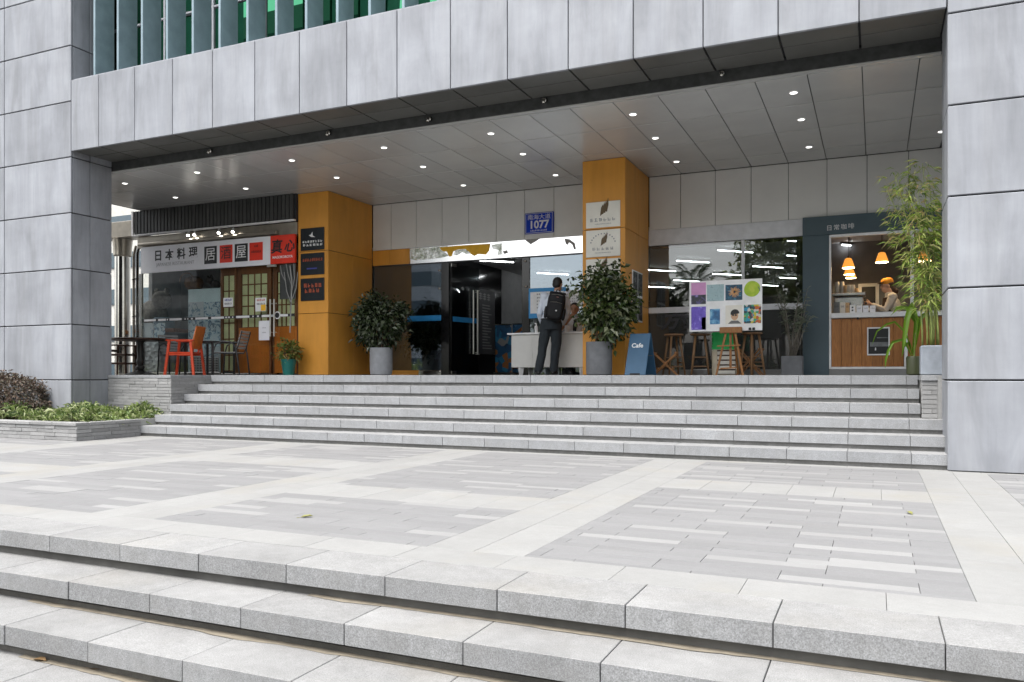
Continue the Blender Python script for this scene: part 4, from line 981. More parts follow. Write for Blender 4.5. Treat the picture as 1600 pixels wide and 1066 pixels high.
for k, (px, n_, m) in enumerate(((1308, 3, 'cup_white'), (1315.5, 3, 'cup_white'), (1320, 2, 'kraft'), (1326, 2, 'cup_white'), (1332.5, 2, 'cup_white'), (1338, 1, 'kraft'))):
    x = xY(px, 14.85); o = thing('cup_stack', ('tall leftmost cup stack on the coffee machine', 'second tall cup stack on the coffee machine', 'brown cup stack third from the left on the coffee machine', 'fourth cup stack on the coffee machine', 'fifth cup stack on the coffee machine', 'single brown cup at the right end of the coffee machine')[k], 'cups', (x, 14.85, tz), 0, 'paper cups on the coffee machine')
    for i in range(n_): MB().lathe([(.045, 0), (.033, .085), (.031, .085)], (x, 14.85, tz+i*.06), 14).build('cup', m, o, smooth=30)
for k, (a_, b_, yt, m) in enumerate(((1302.5, 1311.5, 472.5, 'board_grey'), (1312.5, 1320.5, 472.5, 'cup_white'), (1321, 1327, 473, 'kraft'), (1328, 1336, 476.5, 'paper_white'), (1338.5, 1347, 477.5, 'sign_board'), (1348.5, 1357, 477.5, 'sign_board'), (1359, 1368, 477.5, 'sign_board'))):
    x0, x1 = xY(a_, 14.15), xY(b_, 14.15); o = thing('coffee_box', ('grey coffee box at the left end of the cafe counter', 'patterned cream coffee box second from the left on the cafe counter', 'narrow brown coffee box third from the left on the cafe counter', 'white coffee box with two dark stamps on the cafe counter', 'first of three plain pale boxes on the cafe counter', 'middle one of three plain pale boxes on the cafe counter', 'rightmost plain pale box on the cafe counter, beside the barista')[k], 'box', ((x0+x1)/2, 14.15, CT), 0, 'boxes on the cafe counter')
    MB().cbox(x0, x1, 14.15, 14.25, CT+.001, zY((a_+b_)/2, yt, 14.15), .003).build('carton', m, o)
    zt_ = zY((a_+b_)/2, yt, 14.15)
    if k == 3:
        for q in (.3, .62): MB().box(x0+.025, x1-.025, 14.147, 14.1495, CT+(zt_-CT)*q, CT+(zt_-CT)*(q+.18)).build('stamp', 'print_dark', o)
    else: glyphs('small_print', 4, x0+.012, x1-.012, CT+(zt_-CT)*.55, CT+(zt_-CT)*.75, 14.1498, 'print_mid' if k > 3 else 'print_dark', o, 60+k, .001)

# ================================================================= distant building and trees seen past the left pillar
M('far_wall', (.55, .54, .50), .8); M('far_glass', (.06, .09, .11), .15)
o = thing('distant_building', 'distant pale building with dark window bands seen past the left pillar', 'building', (-41, 30, GZ))
MB().box(-60, -30, 30, 40, GZ, 16).build('wall', 'far_wall', o)
for k in range(9): MB().box(-60, -29.9, 29.95, 40, .8+1.9*k, 1.6+1.9*k).build('window_band', 'far_glass', o)

# ================================================================= furniture on the terrace
M('red_paint', (.62, .060, .015), .4, var=.15, scale=8); M('orange_seat', (.62, .17, .035), .4, var=.2, scale=10)
wood('brown_wood', (.075, .030, .014), (.03, .014, .008), (10, 10, 2)); wood('stool_wood', (.27, .15, .07), (.14, .075, .035), (12, 12, 2)); wood('easel_wood', (.42, .19, .06), (.26, .11, .035), (10, 10, 2), .4)
M('cast_iron', (.06, .06, .055), .5, metal=.4); M('slat_black', (.02, .02, .022), .35); M('slat_grey', (.34, .34, .34), .4)
def Z(h): return FLOOR+h
# round pedestal table
p = onY(219, 587, 11.75); tb = thing('round_table', 'round brown table on a turned iron pedestal left of the red chair', 'table', (p.x, p.y, FLOOR))
MB().lathe([(.56, .69), (.58, .70), (.58, .725), (.56, .735)], (p.x, p.y, FLOOR), 36).build('table_top', 'brown_wood', tb, smooth=30)
MB().lathe([(.30, 0), (.30, .015), (.20, .05), (.08, .08), (.055, .10), (.085, .14), (.085, .17), (.05, .20), (.075, .26), (.075, .30), (.055, .34), (.062, .55), (.05, .62), (.10, .69)], (p.x, p.y, FLOOR), 20).build('pedestal', 'cast_iron', tb, smooth=50)
# brown wooden chair
p = onY(190, 587, 12.0); ch = thing('wooden_chair', 'dark brown wooden chair at the left of the round table', 'chair', (p.x, p.y, FLOOR), R(20))
for sx in (-1, 1):
    for sy in (-1, 1): MB().tube([(sx*.21, sy*.2, 0), (sx*.19, sy*.19, .60)], [.021, .026], 6).build('leg', 'brown_wood', ch, local=True)
MB().cbox(-.22, .22, -.22, .22, .40, .44, .01).build('seat', 'brown_wood', ch, local=True)
for sy in (-1, 1): MB().cbox(-.2, .26, sy*.2-.025, sy*.2+.025, .60, .63, .006).build('armrest', 'brown_wood', ch, local=True); MB().cbox(-.2, .2, sy*.2-.012, sy*.2+.012, .22, .26, .004).build('stretcher', 'brown_wood', ch, local=True)
for z in (.48,): MB().cbox(-.21, -.18, -.19, .19, z, z+.05, .005).build('back_rail', 'brown_wood', ch, local=True)
# red chair (local +x is its front)
p = onY(289, 587, 11.35); rc = thing('red_chair', 'red and orange metal armchair facing the round table', 'chair', (p.x, p.y, FLOOR), R(203))
for sx, zt in ((1, .63), (-1, .63)):
    for sy in (-1, 1): MB().bar((sx*.27, sy*.25, 0), (sx*.20, sy*.22, zt), .045, .03).build('leg', 'red_paint', rc, local=True)
MB().cbox(-.22, .24, -.23, .23, .40, .43, .012).build('seat', 'red_paint', rc, local=True)
for sy in (-1, 1):
    MB().cbox(-.26, .26, sy*.225-.03, sy*.225+.03, .63, .66, .008).build('armrest', 'red_paint', rc, local=True); MB().cbox(-.2, .2, sy*.22-.012, sy*.22+.012, .365, .40, .004).build('seat_rail', 'red_paint', rc, local=True)
MB().cbox(-.015, .015, -.215, .215, -.22, .22, .014, Matrix.Translation((-.255, 0, .70)) @ Matrix.Rotation(R(-13), 4, 'Y')).build('backrest', 'orange_seat', rc, local=True)
for sy in (-1, 1): MB().bar((-.19, sy*.13, .40), (-.235, sy*.13, .60), .03, .02).build('back_support', 'red_paint', rc, local=True)
# black table
p = onY(328, 587, 11.95); bt = thing('black_table', 'slim black metal table between the red chair and the slatted chair', 'table', (p.x, p.y, FLOOR), R(3))
MB().cbox(-.36, .36, -.33, .33, .62, .65, .005).build('table_top', 'slat_black', bt, local=True)
for sx in (-1, 1):
    for sy in (-1, 1): MB().cbox(sx*.33-.018, sx*.33+.018, sy*.30-.018, sy*.30+.018, 0, .62, .003).build('leg', 'slat_black', bt, local=True)
# black slatted chairs
def slat_chair(px, Y, rz, label):
    p = onY(px, 587, Y); c = thing('slatted_chair', label, 'chair', (p.x, p.y, FLOOR), rz, 'black slatted metal chairs')
    for sy in (-1, 1):
        MB().tube([(.24, sy*.25, 0), (.22, sy*.25, .40), (.17, sy*.25, .56), (.05, sy*.25, .62), (-.12, sy*.25, .60), (-.20, sy*.24, .52), (-.24, sy*.23, .25), (-.27, sy*.23, 0)], .014, 8).build('side_frame', 'slat_black', c, smooth=True, local=True)
        MB().tube([(.20, sy*.2, .405), (-.17, sy*.2, .40), (-.22, sy*.2, .50), (-.30, sy*.2, .80)], .012, 8).build('seat_frame', 'slat_black', c, smooth=True, local=True)
        MB().cbox(.19, .23, sy*.25-(.05 if sy > 0 else 0), sy*.25+(.05 if sy < 0 else 0), .39, .41, .003).build('joint_plate', 'slat_black', c, local=True)
    for i in range(7): MB().cbox(.19-i*.058-.022, .19-i*.058+.022, -.21, .21, .412, .422, .003).build('seat_slat', 'slat_grey', c, local=True)
    for i in range(6):
        t_ = i/5; MB().cbox(-.005, .005, -.21, .21, -.021, .021, .003, Matrix.Translation((-.20-.085*t_, 0, .50+.29*t_)) @ Matrix.Rotation(R(-15), 4, 'Y')).build('back_slat', 'slat_grey', c, local=True)
    return c
slat_chair(360, 11.5, R(200), 'black slatted metal chair in front of the brown wooden door')
slat_chair(274, 12.05, R(-15), 'black slatted metal chair half hidden behind the red chair')
# ---------------- reception desk
dk = thing('reception_desk', 'pale grey office desk outside the lobby glass', 'desk', (-5.3, 13.3, FLOOR)); M('desk_grey', (.62, .61, .58), .5, var=.04); M('desk_white', (.82, .82, .82), .4)
DX0, DX1, DYF = xY(799, 13.1), -4.42, 13.1
piece('desk_top', DX0-.07, DX1+.02, DYF-.04, DYF+.62, Z(.715), Z(.745), 'desk_white', dk, .006)
for a_, b_ in ((DX0, DX0+.40), (DX0+.402, DX1-.60), (DX1-.598, DX1)): piece('front_panel', a_, b_, DYF, DYF+.02, Z(.135), Z(.714), 'desk_grey', dk, .003)
piece('side_panel', DX0, DX0+.02, DYF+.022, DYF+.58, Z(.135), Z(.714), 'desk_grey', dk, .003); piece('side_panel', DX1-.02, DX1, DYF+.022, DYF+.58, Z(.135), Z(.714), 'desk_grey', dk, .003)
for x in (DX0+.16, DX1-.18):
    for y in (DYF+.06, DYF+.5): MB().lathe([(.035, 0), (.06, .135)], (x, y, FLOOR), 4).build('foot', 'desk_white', dk)
o = thing('hand_gel', 'small white bottle on the desk left of the man', 'bottle', (xY(838, 13.2), 13.2, Z(.745))); c_ = (xY(838, 13.2), 13.2, Z(.745)); MB().lathe([(.03, 0), (.03, .11), (.014, .13), (.014, .16)], c_, 14).build('bottle', 'paper_white', o, smooth=30); MB().cbox(c_[0]-.03, c_[0]+.012, c_[1]-.01, c_[1]+.01, c_[2]+.16, c_[2]+.175, .003).build('pump', 'paper_white', o)
o = thing('paper_cup', 'white paper cup on the desk in front of the clerk', 'cup', (xY(886, 13.25), 13.25, Z(.746))); MB().lathe([(.035, 0), (.045, .12)], (xY(886, 13.25), 13.25, Z(.746)), 14).build('cup', 'paper_white', o, smooth=30)
o = thing('cable_box', 'small dark box on the floor under the desk', 'box', (xY(887, 13.4), 13.4, FLOOR)); x = xY(887, 13.4); MB().cbox(x-.09, x+.09, 13.35, 13.5, FLOOR, Z(.12), .006).build('case', 'ink_black', o); MB().tube([(x, 13.37, Z(.12)), (x+.02, 13.35, Z(.20)), (x+.09, 13.33, Z(.03))], .008, 6).build('cable', 'ink_black', o)
# ---------------- A-frame board
M('board_blue', (.032, .10, .185), .55, var=.06)
p = onY(1001, 587, 12.1); af = thing('a_frame_sign', 'blue A-frame board reading Cafe beside the orange column', 'sign', (p.x, p.y, FLOOR), R(-4))
for s_, nm in ((-1, 'front_board'), (1, 'back_board')):
    MB().cbox(-.165, .165, -.010, .010, 0, .685, .004, Matrix.Translation((0, s_*.26, 0)) @ Matrix.Rotation(R(s_*22), 4, 'X')).build(nm, 'board_blue', af, local=True)
tx = text('lettering', 'Cafe', .10, (0, 0, 0), 'sign_white', af, rx=90, bold=.002); tx.parent = af; tx.matrix_parent_inverse = Matrix.Identity(4)
tx.matrix_local = Matrix.Translation((-.02, -.26, 0)) @ Matrix.Rotation(R(-22), 4, 'X') @ Matrix.Translation((0, -.0115, .48))
MB().cbox(-.08, .08, -.272, -.262, .0, .03, .003).build('foot_gap', 'ink_black', af, local=True); MB().tube([(.15, -.14, .3), (.15, .14, .3)], .005, 5).build('stay', 'chrome', af, local=True)
# ---------------- stools
def stool(px, Y, label, first=None, rz=0, h=.66):
    p = onY(px, 587, Y); o = thing('stool', label, 'stool', (p.x, p.y, FLOOR), rz, 'wooden stools by the shop window')
    MB().lathe([(.135, 0), (.155, .008), (.155, .024), (.145, .032)], (0, 0, h-.032), 22).build('seat', 'stool_wood', o, smooth=40, local=True)
    L = [((.10*math.cos(R(45+90*k)), .10*math.sin(R(45+90*k)), h-.03), (.19*math.cos(R(45+90*k)), .19*math.sin(R(45+90*k)), 0)) for k in range(4)]
    for a_, b_ in L: MB().tube([b_, a_], [.015, .019], 8).build('leg', 'stool_wood', o, smooth=True, local=True)
    for k in range(4):
        for f_ in ((.32,) if k % 2 else (.22, .45)):
            q0 = Vector(L[k][1]).lerp(Vector(L[k][0]), f_); q1 = Vector(L[(k+1) % 4][1]).lerp(Vector(L[(k+1) % 4][0]), f_); MB().tube([q0, q1], .009, 6).build('rung', 'stool_wood', o, local=True)
    return o
stool(1053, 12.9, 'tall round wooden stool nearest the blue A-frame board', rz=R(35)); stool(1094, 12.95, 'tall round wooden stool left of the easel', rz=R(10)); stool(1175, 12.9, 'tall round wooden stool right of the easel', rz=R(50))
def xstool(px, Y, label, rz, h=.34):
    p = onY(px, 587, Y); o = thing('folding_stand', label, 'stand', (p.x, p.y, FLOOR), rz, 'folded wooden stands by the window')
    for sy in (-1, 1):
        MB().bar((-.19, sy*.13, 0), (.17, sy*.13, h), .035, .02).build('leg', 'easel_wood', o, local=True); MB().bar((.19, sy*.105, 0), (-.17, sy*.105, h), .035, .02).build('leg', 'easel_wood', o, local=True)
    for x in (-.17, .17): MB().cbox(x-.018, x+.018, -.16, .16, h, h+.025, .004).build('top_bar', 'easel_wood', o, local=True)
    for x in (-.12, .12): MB().cbox(x-.012, x+.012, -.12, .12, .09, .12, .003).build('cross_bar', 'easel_wood', o, local=True)
xstool(1040, 12.7, 'low crossed wooden stand right behind the blue A-frame board', R(8)); xstool(1172, 13.3, 'low crossed wooden stand behind the stool right of the easel', R(-5), .40)
# ---------------- easel with picture board
EY = 12.66
es = thing('easel', 'small wooden easel holding the picture board', 'easel', onY(1140, 587, EY))
ez = lambda px, py, dy=0: onY(px, py, EY)+Vector((0, dy, 0))
for a_, b_, w_ in (((1134, 521), (1119, 587), .03), ((1149, 521), (1161, 587), .03)): MB().bar(ez(*a_), ez(*b_), w_, .025, (0, 1, 0)).build('front_leg', 'easel_wood', es)
MB().bar(ez(1141, 470, .03), ez(1141, 576, .03), .035, .02, (0, 1, 0)).build('mast', 'easel_wood', es); MB().bar(ez(1141, 480, .04), ez(1146, 587, .5), .03, .02).build('rear_leg', 'easel_wood', es)
a_, b_ = ez(1125, 521), ez(1160, 511)
MB().cbox(a_.x, b_.x, EY-.05, EY+.0, a_.z, b_.z, .006).build('ledge', 'easel_wood', es)
for y0, x0, x1 in ((541, 1121, 1157), (576, 1126, 1152)): MB().bar(ez(x0, y0, -.02), ez(x1, y0-1.5, -.02), .02, .03, (0, 1, 0)).build('cross_bar', 'easel_wood', es)
pb = thing('picture_board', 'white board with eight small paintings on the easel', 'picture board', onY(1134, 518, EY)); BX0, BX1, BZ0, BZ1 = xY(1077, EY+.005), xY(1191, EY+.005), 1.628, 2.412
BY = EY+.004
MB().cbox(BX0, BX1, BY, BY+.012, BZ0, BZ1, .003).build('board', 'paper_white', pb)
def bx(f): return BX0+(BX1-BX0)*f
def bzz(f): return BZ1-(BZ1-BZ0)*f
def pic(f0, f1, g0, g1, m, nm='painting', lab=None):
    o = piece(nm, bx(f0), bx(f1), BY-.003, BY-.0005, bzz(g1), bzz(g0), m, pb, .0005)
    if lab: o['label'] = lab
    return o
M('pink_sky', (.62, .30, .55), .5, var=.12, scale=5); art('dusk_trees', [(0, (.02, .025, .03)), (.5, (.05, .05, .07)), (.75, (.14, .12, .34)), (1, (.3, .25, .5))], 12); art('rain_blue', [(0, (.30, .44, .47)), (.72, (.38, .52, .55)), (.78, (.10, .16, .18)), (.82, (.36, .50, .54)), (1, (.42, .56, .58))], 16)
art('firework_back', [(0, (.01, .03, .05)), (.6, (.02, .08, .14)), (.8, (.05, .22, .33)), (1, (.4, .42, .3))], 11); art('fruit_green', [(0, (.26, .42, .02)), (.6, (.42, .58, .03)), (1, (.55, .62, .08))], 9); art('violet_art', [(0, (.10, .06, .42)), (.6, (.16, .10, .56)), (.75, (.30, .24, .72)), (1, (.55, .50, .8))], 13)
art('deep_blue', [(0, (.02, .06, .14)), (.5, (.05, .20, .42)), (.75, (.20, .48, .68)), (1, (.5, .65, .7))], 10); art('bright_shards', [(0, (.02, .07, .09)), (.22, (.03, .30, .48)), (.42, (.55, .12, .03)), (.55, (.60, .60, .55)), (.68, (.05, .35, .20)), (.82, (.60, .50, .04)), (.92, (.01, .02, .03))], 26, 'vor')
pic(.028, .235, .03, .27, 'pink_sky', lab='pink sky painting at the top left of the board'); pic(.028, .235, .271, .455, 'dusk_trees'); pic(.25, .485, .08, .405, 'rain_blue'); pic(.505, .735, .10, .40, 'firework_back')
cx, cz = bx(.63), bzz(.24); fw = MB(); rgf = random.Random(2); M('firework_orange', (.70, .36, .14), .5)
for k in range(34):
    an = R(360/34*k+rgf.uniform(-4, 4)); l_ = rgf.uniform(.06, .098); fw.bar((cx+.012*math.cos(an), BY-.0036, cz+.012*math.sin(an)), (cx+l_*math.cos(an), BY-.0036, cz+l_*math.sin(an)*.9), .006, .0008, (0, 1, 0))
fw.build('firework_rays', 'firework_orange', pb)
cx, cz = bx(.865), bzz(.20); MB().poly([(cx+.118*math.cos(R(10*k))*(1+.05*math.sin(R(20*k))), BY-.0006, cz+.118*math.sin(R(10*k))*(1.05 if k < 19 else .98)) for k in range(36)], (0, -.0025, 0)).build('green_fruit', 'fruit_green', pb)
MB().poly([(cx+.118*math.cos(R(10*k))*(1+.05*math.sin(R(20*k))) if k < 6 else cx+.075*math.cos(R(10*(10-k)-45)), BY-.0033, cz+.105*math.sin(R(10*k-25))) for k in range(6)], (0, -.0006, 0)).build('fruit_shade', 'board_blue', pb)
pic(.028, .235, .505, .965, 'violet_art'); pic(.175, .235, .72, .96, 'board_grey'); pic(.29, .43, .56, .86, 'deep_blue'); pic(.505, .735, .50, .865, 'plaque_cream', lab='cartoon-like portrait painting in the lower row'); pic(.755, .985, .50, .86, 'bright_shards', lab='bright many-coloured painting at the lower right of the board')
px_, pz_ = bx(.63), bzz(.70); M('face_tan', (.58, .36, .22), .6)
MB().poly([(px_+.055*math.cos(R(a_)), BY-.0031, pz_+.075*math.sin(R(a_))) for a_ in range(0, 360, 24)], (0, -.001, 0)).build('portrait_face', 'face_tan', pb); MB().poly([(px_+.066*math.cos(R(a_))+.006, BY-.0042, pz_+.03+.065*math.sin(R(a_))) for a_ in range(0, 200, 18)], (0, -.0006, 0)).build('portrait_hair', 'ink_black', pb); MB().poly([(px_-.10, BY-.0031, bzz(.86)), (px_+.1, BY-.0031, bzz(.86)), (px_+.05, BY-.0031, bzz(.80)), (px_-.05, BY-.0031, bzz(.80))], (0, -.001, 0)).build('portrait_coat', 'board_grey', pb)
for q in (-.022, .018): MB().poly([(px_+q+.017*math.cos(R(a_)), BY-.0049, pz_+.005+.014*math.sin(R(a_))) for a_ in range(0, 360, 40)], (0, -.0006, 0)).build('portrait_glasses', 'ink_black', pb)
for q in (.82, .87): MB().cbox(bx(q), bx(q+.035), BY-.02, BY-.001, BZ0+.005, BZ0+.045, .004).build('clip', 'ink_black', pb)
# drawers and green crate behind the easel
DYc = 13.2
dw = thing('drawer_unit', 'cream drawer unit under the green crate behind the easel', 'drawers', onY(1130, 587, DYc)); x0, x1 = xY(1112, DYc), xY(1151, DYc); M('cream_plastic', (.66, .58, .44), .5)
zt_ = zY(1130, 546, DYc); MB().cbox(x0, x1, DYc, DYc+.35, FLOOR, zt_, .008).build('case', 'cream_plastic', dw); M('drawer_white', (.72, .69, .62), .4)
for i in range(5): piece('drawer', x0+.09, x1-.02, DYc-.012, DYc-.001, FLOOR+.02+i*(zt_-FLOOR-.03)/5, FLOOR+.02+(i+1)*(zt_-FLOOR-.03)/5-.022, 'drawer_white', dw, .004)
MB().cbox(x0+.085, x1-.015, DYc-.0008, DYc+.002, FLOOR+.01, zt_-.01, .0005).build('shadow_gap', 'brown_wood', dw)  # dark sheet painted in as the shade between the drawers
gc = thing('green_crate', 'bright green plastic crate on the cream drawers behind the easel', 'crate', (x0, DYc, zt_)); M('crate_green', (.02, .68, .16), .4)
g0, g1, gz1 = xY(1113, DYc), xY(1147, DYc), zY(1130, 519, DYc)
gm = MB().cbox(g0, g1, DYc, DYc+.3, zt_, gz1, .008); gm.build('body', 'crate_green', gc)
for i in range(6): piece('rib', g0-.012, g0-.001, DYc-.004, DYc+.02, zt_+.01+i*.045, zt_+.035+i*.045, 'crate_green', gc, .003)
for i in range(3): piece('rim', g0-.006, g1+.006, DYc-.007, DYc-.001, zt_+.03+i*.10, zt_+.042+i*.10, 'crate_green', gc, .002)
tbx = thing('plastic_tub', 'low grey plastic tub on the floor behind the stools', 'tub', onY(1098, 587, 13.5)); x0 = xY(1085, 13.5); MB().lathe([(.14, 0), (.17, .085), (.165, .09)], (x0+.15, 13.5, FLOOR), 20).build('tub', 'slat_grey', tbx, smooth=40); MB().lathe([(.175, .088), (.178, .10), (.16, .10)], (x0+.15, 13.5, FLOOR), 20).build('rim', 'white_metal', tbx, smooth=40)

# ================================================================= plants
leafm('leaf_dark', [(.012, .022, .009), (.030, .050, .016), (.065, .09, .04), (.20, .225, .16)], .25, .12); leafm('leaf_ficus', [(.012, .024, .008), (.04, .07, .016), (.09, .12, .035), (.25, .265, .17)], .25, .15)  # palest ramp colour paints grey highlights onto some leaves
leafm('leaf_bamboo', [(.08, .16, .025), (.19, .30, .04), (.34, .44, .08), (.50, .52, .20), (.40, .27, .12)], .5, .35); leafm('leaf_grey', [(.06, .08, .05), (.14, .17, .11), (.25, .28, .2)], .5, .2); leafm('leaf_mixed', [(.05, .10, .02), (.14, .22, .04), (.30, .30, .08), (.35, .14, .05)], .5, .25)
leafm('leaf_cover', [(.03, .06, .015), (.10, .16, .035), (.20, .27, .07), (.33, .38, .17), (.44, .46, .28)], .45, .25); leafm('leaf_plum', [(.04, .034, .03), (.085, .06, .048), (.13, .085, .06), (.08, .085, .055), (.20, .135, .095)], .5, .2); leafm('leaf_tree', [(.09, .12, .03), (.17, .21, .05), (.27, .30, .10)], .5, .5); leafm('leaf_palm', [(.03, .06, .02), (.07, .11, .03), (.14, .16, .07)], .45, .2); leafm('leaf_broad', [(.10, .24, .015), (.22, .38, .03)], .35, .3)
M('stem_brown', (.16, .10, .055), .8, var=.3, scale=30); M('stem_grey', (.20, .18, .15), .8, var=.3, scale=30); M('cane_green', (.22, .27, .07), .5, var=.3, scale=12)
M('pot_grey', (.40, .41, .435), .8, var=.12, scale=9, bump=.15, fine=60); M('pot_dark', (.155, .16, .17), .8, var=.15, scale=9, bump=.15, fine=60); M('pot_white', (.62, .62, .60), .4); M('pot_teal', (.015, .16, .14), .4); M('pot_concrete', (.235, .26, .295), .8, var=.18, scale=7, bump=.2, fine=50)
def clump_leaves(c, rad, n, nclump, spread, L, Wd, shell=.55, up=.2, droop=.2, flat=0):
    cc = rdir(nclump); rr = RNG.uniform(shell, 1, nclump)[:, None]; C = cc*rr*np.array(rad)
    idx = RNG.integers(0, nclump, n); P = C[idx]+RNG.normal(size=(n, 3))*spread
    out = P/np.array(rad); out /= np.linalg.norm(out, axis=1)[:, None]+1e-6
    D = out*.8+rdir(n)*.8; D[:, 2] += up-.2; N = out*.6+rdir(n)*.5+np.array([0, 0, .6])
    return P+np.array(c), D, N, L*RNG.uniform(.65, 1.25, n), Wd*RNG.uniform(.7, 1.2, n)
def bush(name, label, x, y, z, pot, potm, stems, stemz, crown, rad, n, leaf, L, Wd, nclump=70, spread=.07, group=None, potn=28, wob=0, extra=None):
    o = thing(name, label, 'plant', (x, y, z), 0, group)
    zt = max(q[1] for q in pot)
    MB().lathe(pot, (x, y, z), potn, wob).build('pot', potm, o, smooth=35); MB().lathe([(pot[-1][0]*.96, zt-.05), (pot[-1][0]*.96, zt-.025)], (x, y, z), 18).build('soil', 'soil', o)
    sm = MB(); cz = Vector((x, y, z))+Vector(crown)
    for k in range(stems):
        an = 2*math.pi*k/stems; b_ = Vector((x+.05*math.cos(an), y+.05*math.sin(an), z+zt-.03)); e_ = cz+Vector((rad[0]*.55*math.cos(an), rad[1]*.55*math.sin(an), -.1+.25*random.random()))
        sm.tube([b_, b_.lerp(e_, .45)+Vector((random.uniform(-.03, .03), 0, .06)), e_], [.017, .013, .006], 6)
    sm.build('stems', stemz, o, smooth=True)
    A = [np.concatenate(q) for q in zip(clump_leaves((cz.x, cz.y, cz.z), rad, n, nclump, spread, L, Wd), *( [clump_leaves((cz.x+e[0], cz.y+e[1], cz.z+e[2]), e[3], e[4], max(6, nclump//4), spread, L, Wd) for e in (extra or [])] ))]
    link('foliage', leaf_mesh('foliage', *A, leaf), o)['kind'] = 'stuff'
    return o
POT = [(.185, 0), (.205, .02), (.215, .10), (.215, .52), (.205, .52)]
p = onY(595.5, 587, 13.05); bush('potted_bush', 'dark round bush in a grey pot beside the left orange column', p.x, p.y, FLOOR, POT, 'pot_grey', 7, 'stem_brown', (0, 0, 1.02), (.47, .42, .50), 3200, 'leaf_dark', .105, .06, 110, .07)
p = onY(936, 587, 12.12); bush('potted_bush', 'tall bushy green tree in a dark grey pot before the right orange column', p.x, p.y, FLOOR, [(.18, 0), (.20, .02), (.205, .10), (.205, .52), (.195, .52)], 'pot_dark', 6, 'stem_brown', (.135, 0, 1.03), (.36, .40, .48), 2700, 'leaf_ficus', .105, .06, 110, .07, extra=[(-.12, 0, .42, (.26, .25, .20), 450), (.12, 0, .60, (.08, .1, .12), 70), (-.40, 0, .36, (.10, .12, .08), 100), (.20, 0, .05, (.2, .25, .3), 300)])
p = onY(663, 587, 14.75); bush('potted_plant', 'drooping dark plant in a white fluted pot behind the lobby glass', p.x, p.y, FLOOR, [(.13, 0), (.15, .04), (.22, .42), (.21, .42)], 'pot_white', 5, 'stem_brown', (0, 0, .68), (.36, .34, .30), 1200, 'leaf_dark', .12, .045, 50, .07, potn=24, wob=.05)
p = onY(451, 587, 12.2); bush('potted_plant', 'small mixed green and red plant in a teal pot by the left orange column', p.x, p.y, FLOOR, [(.10, 0), (.14, .27), (.145, .30), (.135, .30)], 'pot_teal', 5, 'stem_brown', (-.04, 0, .44), (.19, .2, .16), 600, 'leaf_mixed', .09, .04, 40, .05)
# sparse twiggy plant in a square pot
p = onY(1238, 587, 13.4); o = thing('potted_plant', 'sparse grey-green twiggy plant in a square dark pot beside the slate kiosk', 'plant', (p.x, p.y, FLOOR)); MB().cbox(p.x-.155, p.x+.155, p.y-.15, p.y+.15, FLOOR, Z(.30), .008).build('pot', 'pot_dark', o); MB().box(p.x-.14, p.x+.14, p.y-.135, p.y+.135, Z(.30), Z(.303)).build('soil', 'soil', o)
sm = MB(); A = []
for k in range(15):
    an = random.uniform(0, 6.28); tip = Vector((p.x+random.uniform(.1, .32)*math.cos(an), p.y+.2*math.sin(an), Z(random.uniform(.75, 1.45)))); b_ = Vector((p.x+random.uniform(-.05, .05), p.y, Z(.30))); m_ = b_.lerp(tip, .5)+Vector((0, 0, .08)); sm.tube([b_, m_, tip], [.009, .007, .003], 5)
    for q in range(34): A.append((m_.lerp(tip, random.uniform(-.2, 1)), (random.uniform(-1, 1), random.uniform(-1, 1), random.uniform(-.1, 1.1))))
sm.build('stems', 'stem_grey', o, smooth=True); n = len(A); link('foliage', leaf_mesh('foliage', [a_[0] for a_ in A], [a_[1] for a_ in A], rdir(n, .5), RNG.uniform(.06, .13, n), RNG.uniform(.010, .02, n), 'leaf_grey'), o)['kind'] = 'stuff'
# bamboo in a square concrete pot
BYp = 10.27; p = Vector((.575, BYp, FLOOR+.002)); o = thing('bamboo', 'tall bamboo in a square concrete pot against the right pillar', 'plant', p)
MB().cbox(.462, .688, BYp-.14, BYp+.16, FLOOR+.004, Z(.335), .012).build('pot', 'pot_concrete', o); MB().box(.48, .67, BYp-.12, BYp+.14, Z(.335), Z(.338)).build('soil', 'soil', o)
P_, D_ = [], []; nculm = 11
for k in range(nculm):
    b_ = Vector((random.uniform(.49, .66), BYp+random.uniform(-.09, .1), Z(.33))); h_ = random.uniform(1.5, 2.12); lx = random.uniform(-.55, .02) if k > 3 else random.uniform(-.12, .05); ly = random.uniform(-.2, .2)
    pts = [b_+Vector((lx*t_**1.8, ly*t_**1.5, h_*t_-.12*abs(lx)*t_**3)) for t_ in np.linspace(0, 1, 12)]
    MB().tube(pts, [.010-.007*i/11 for i in range(12)], 6).build('cane', 'cane_green', o, smooth=True)
    for q in range(46):
        t_ = random.uniform(.16, 1)**.8; i_ = min(10, int(t_*11)); base = pts[i_].lerp(pts[i_+1], t_*11-i_); an = random.uniform(0, 6.28); r_ = random.uniform(.02, .22); c_ = base+Vector((r_*math.cos(an), r_*math.sin(an)*.8, random.uniform(-.02, .12)))
        for w_ in range(4): P_.append(c_+Vector((random.uniform(-.02, .02), random.uniform(-.02, .02), random.uniform(-.02, .02)))); a2 = an+random.uniform(-1.2, 1.2); D_.append((math.cos(a2), math.sin(a2), random.uniform(-.7, .6)))
keep = [i for i in range(len(P_)) if P_[i].x < .63 or P_[i].y > 9.95]; P_ = [P_[i] for i in keep]; D_ = [D_[i] for i in keep]
P_ = [Vector((min(v.x, .60), v.y, v.z)) for v in P_]
n = len(P_); link('foliage', leaf_mesh('foliage', P_, D_, rdir(n, .6), RNG.uniform(.07, .15, n), RNG.uniform(.010, .019, n), 'leaf_bamboo', .15, .35), o)['kind'] = 'stuff'
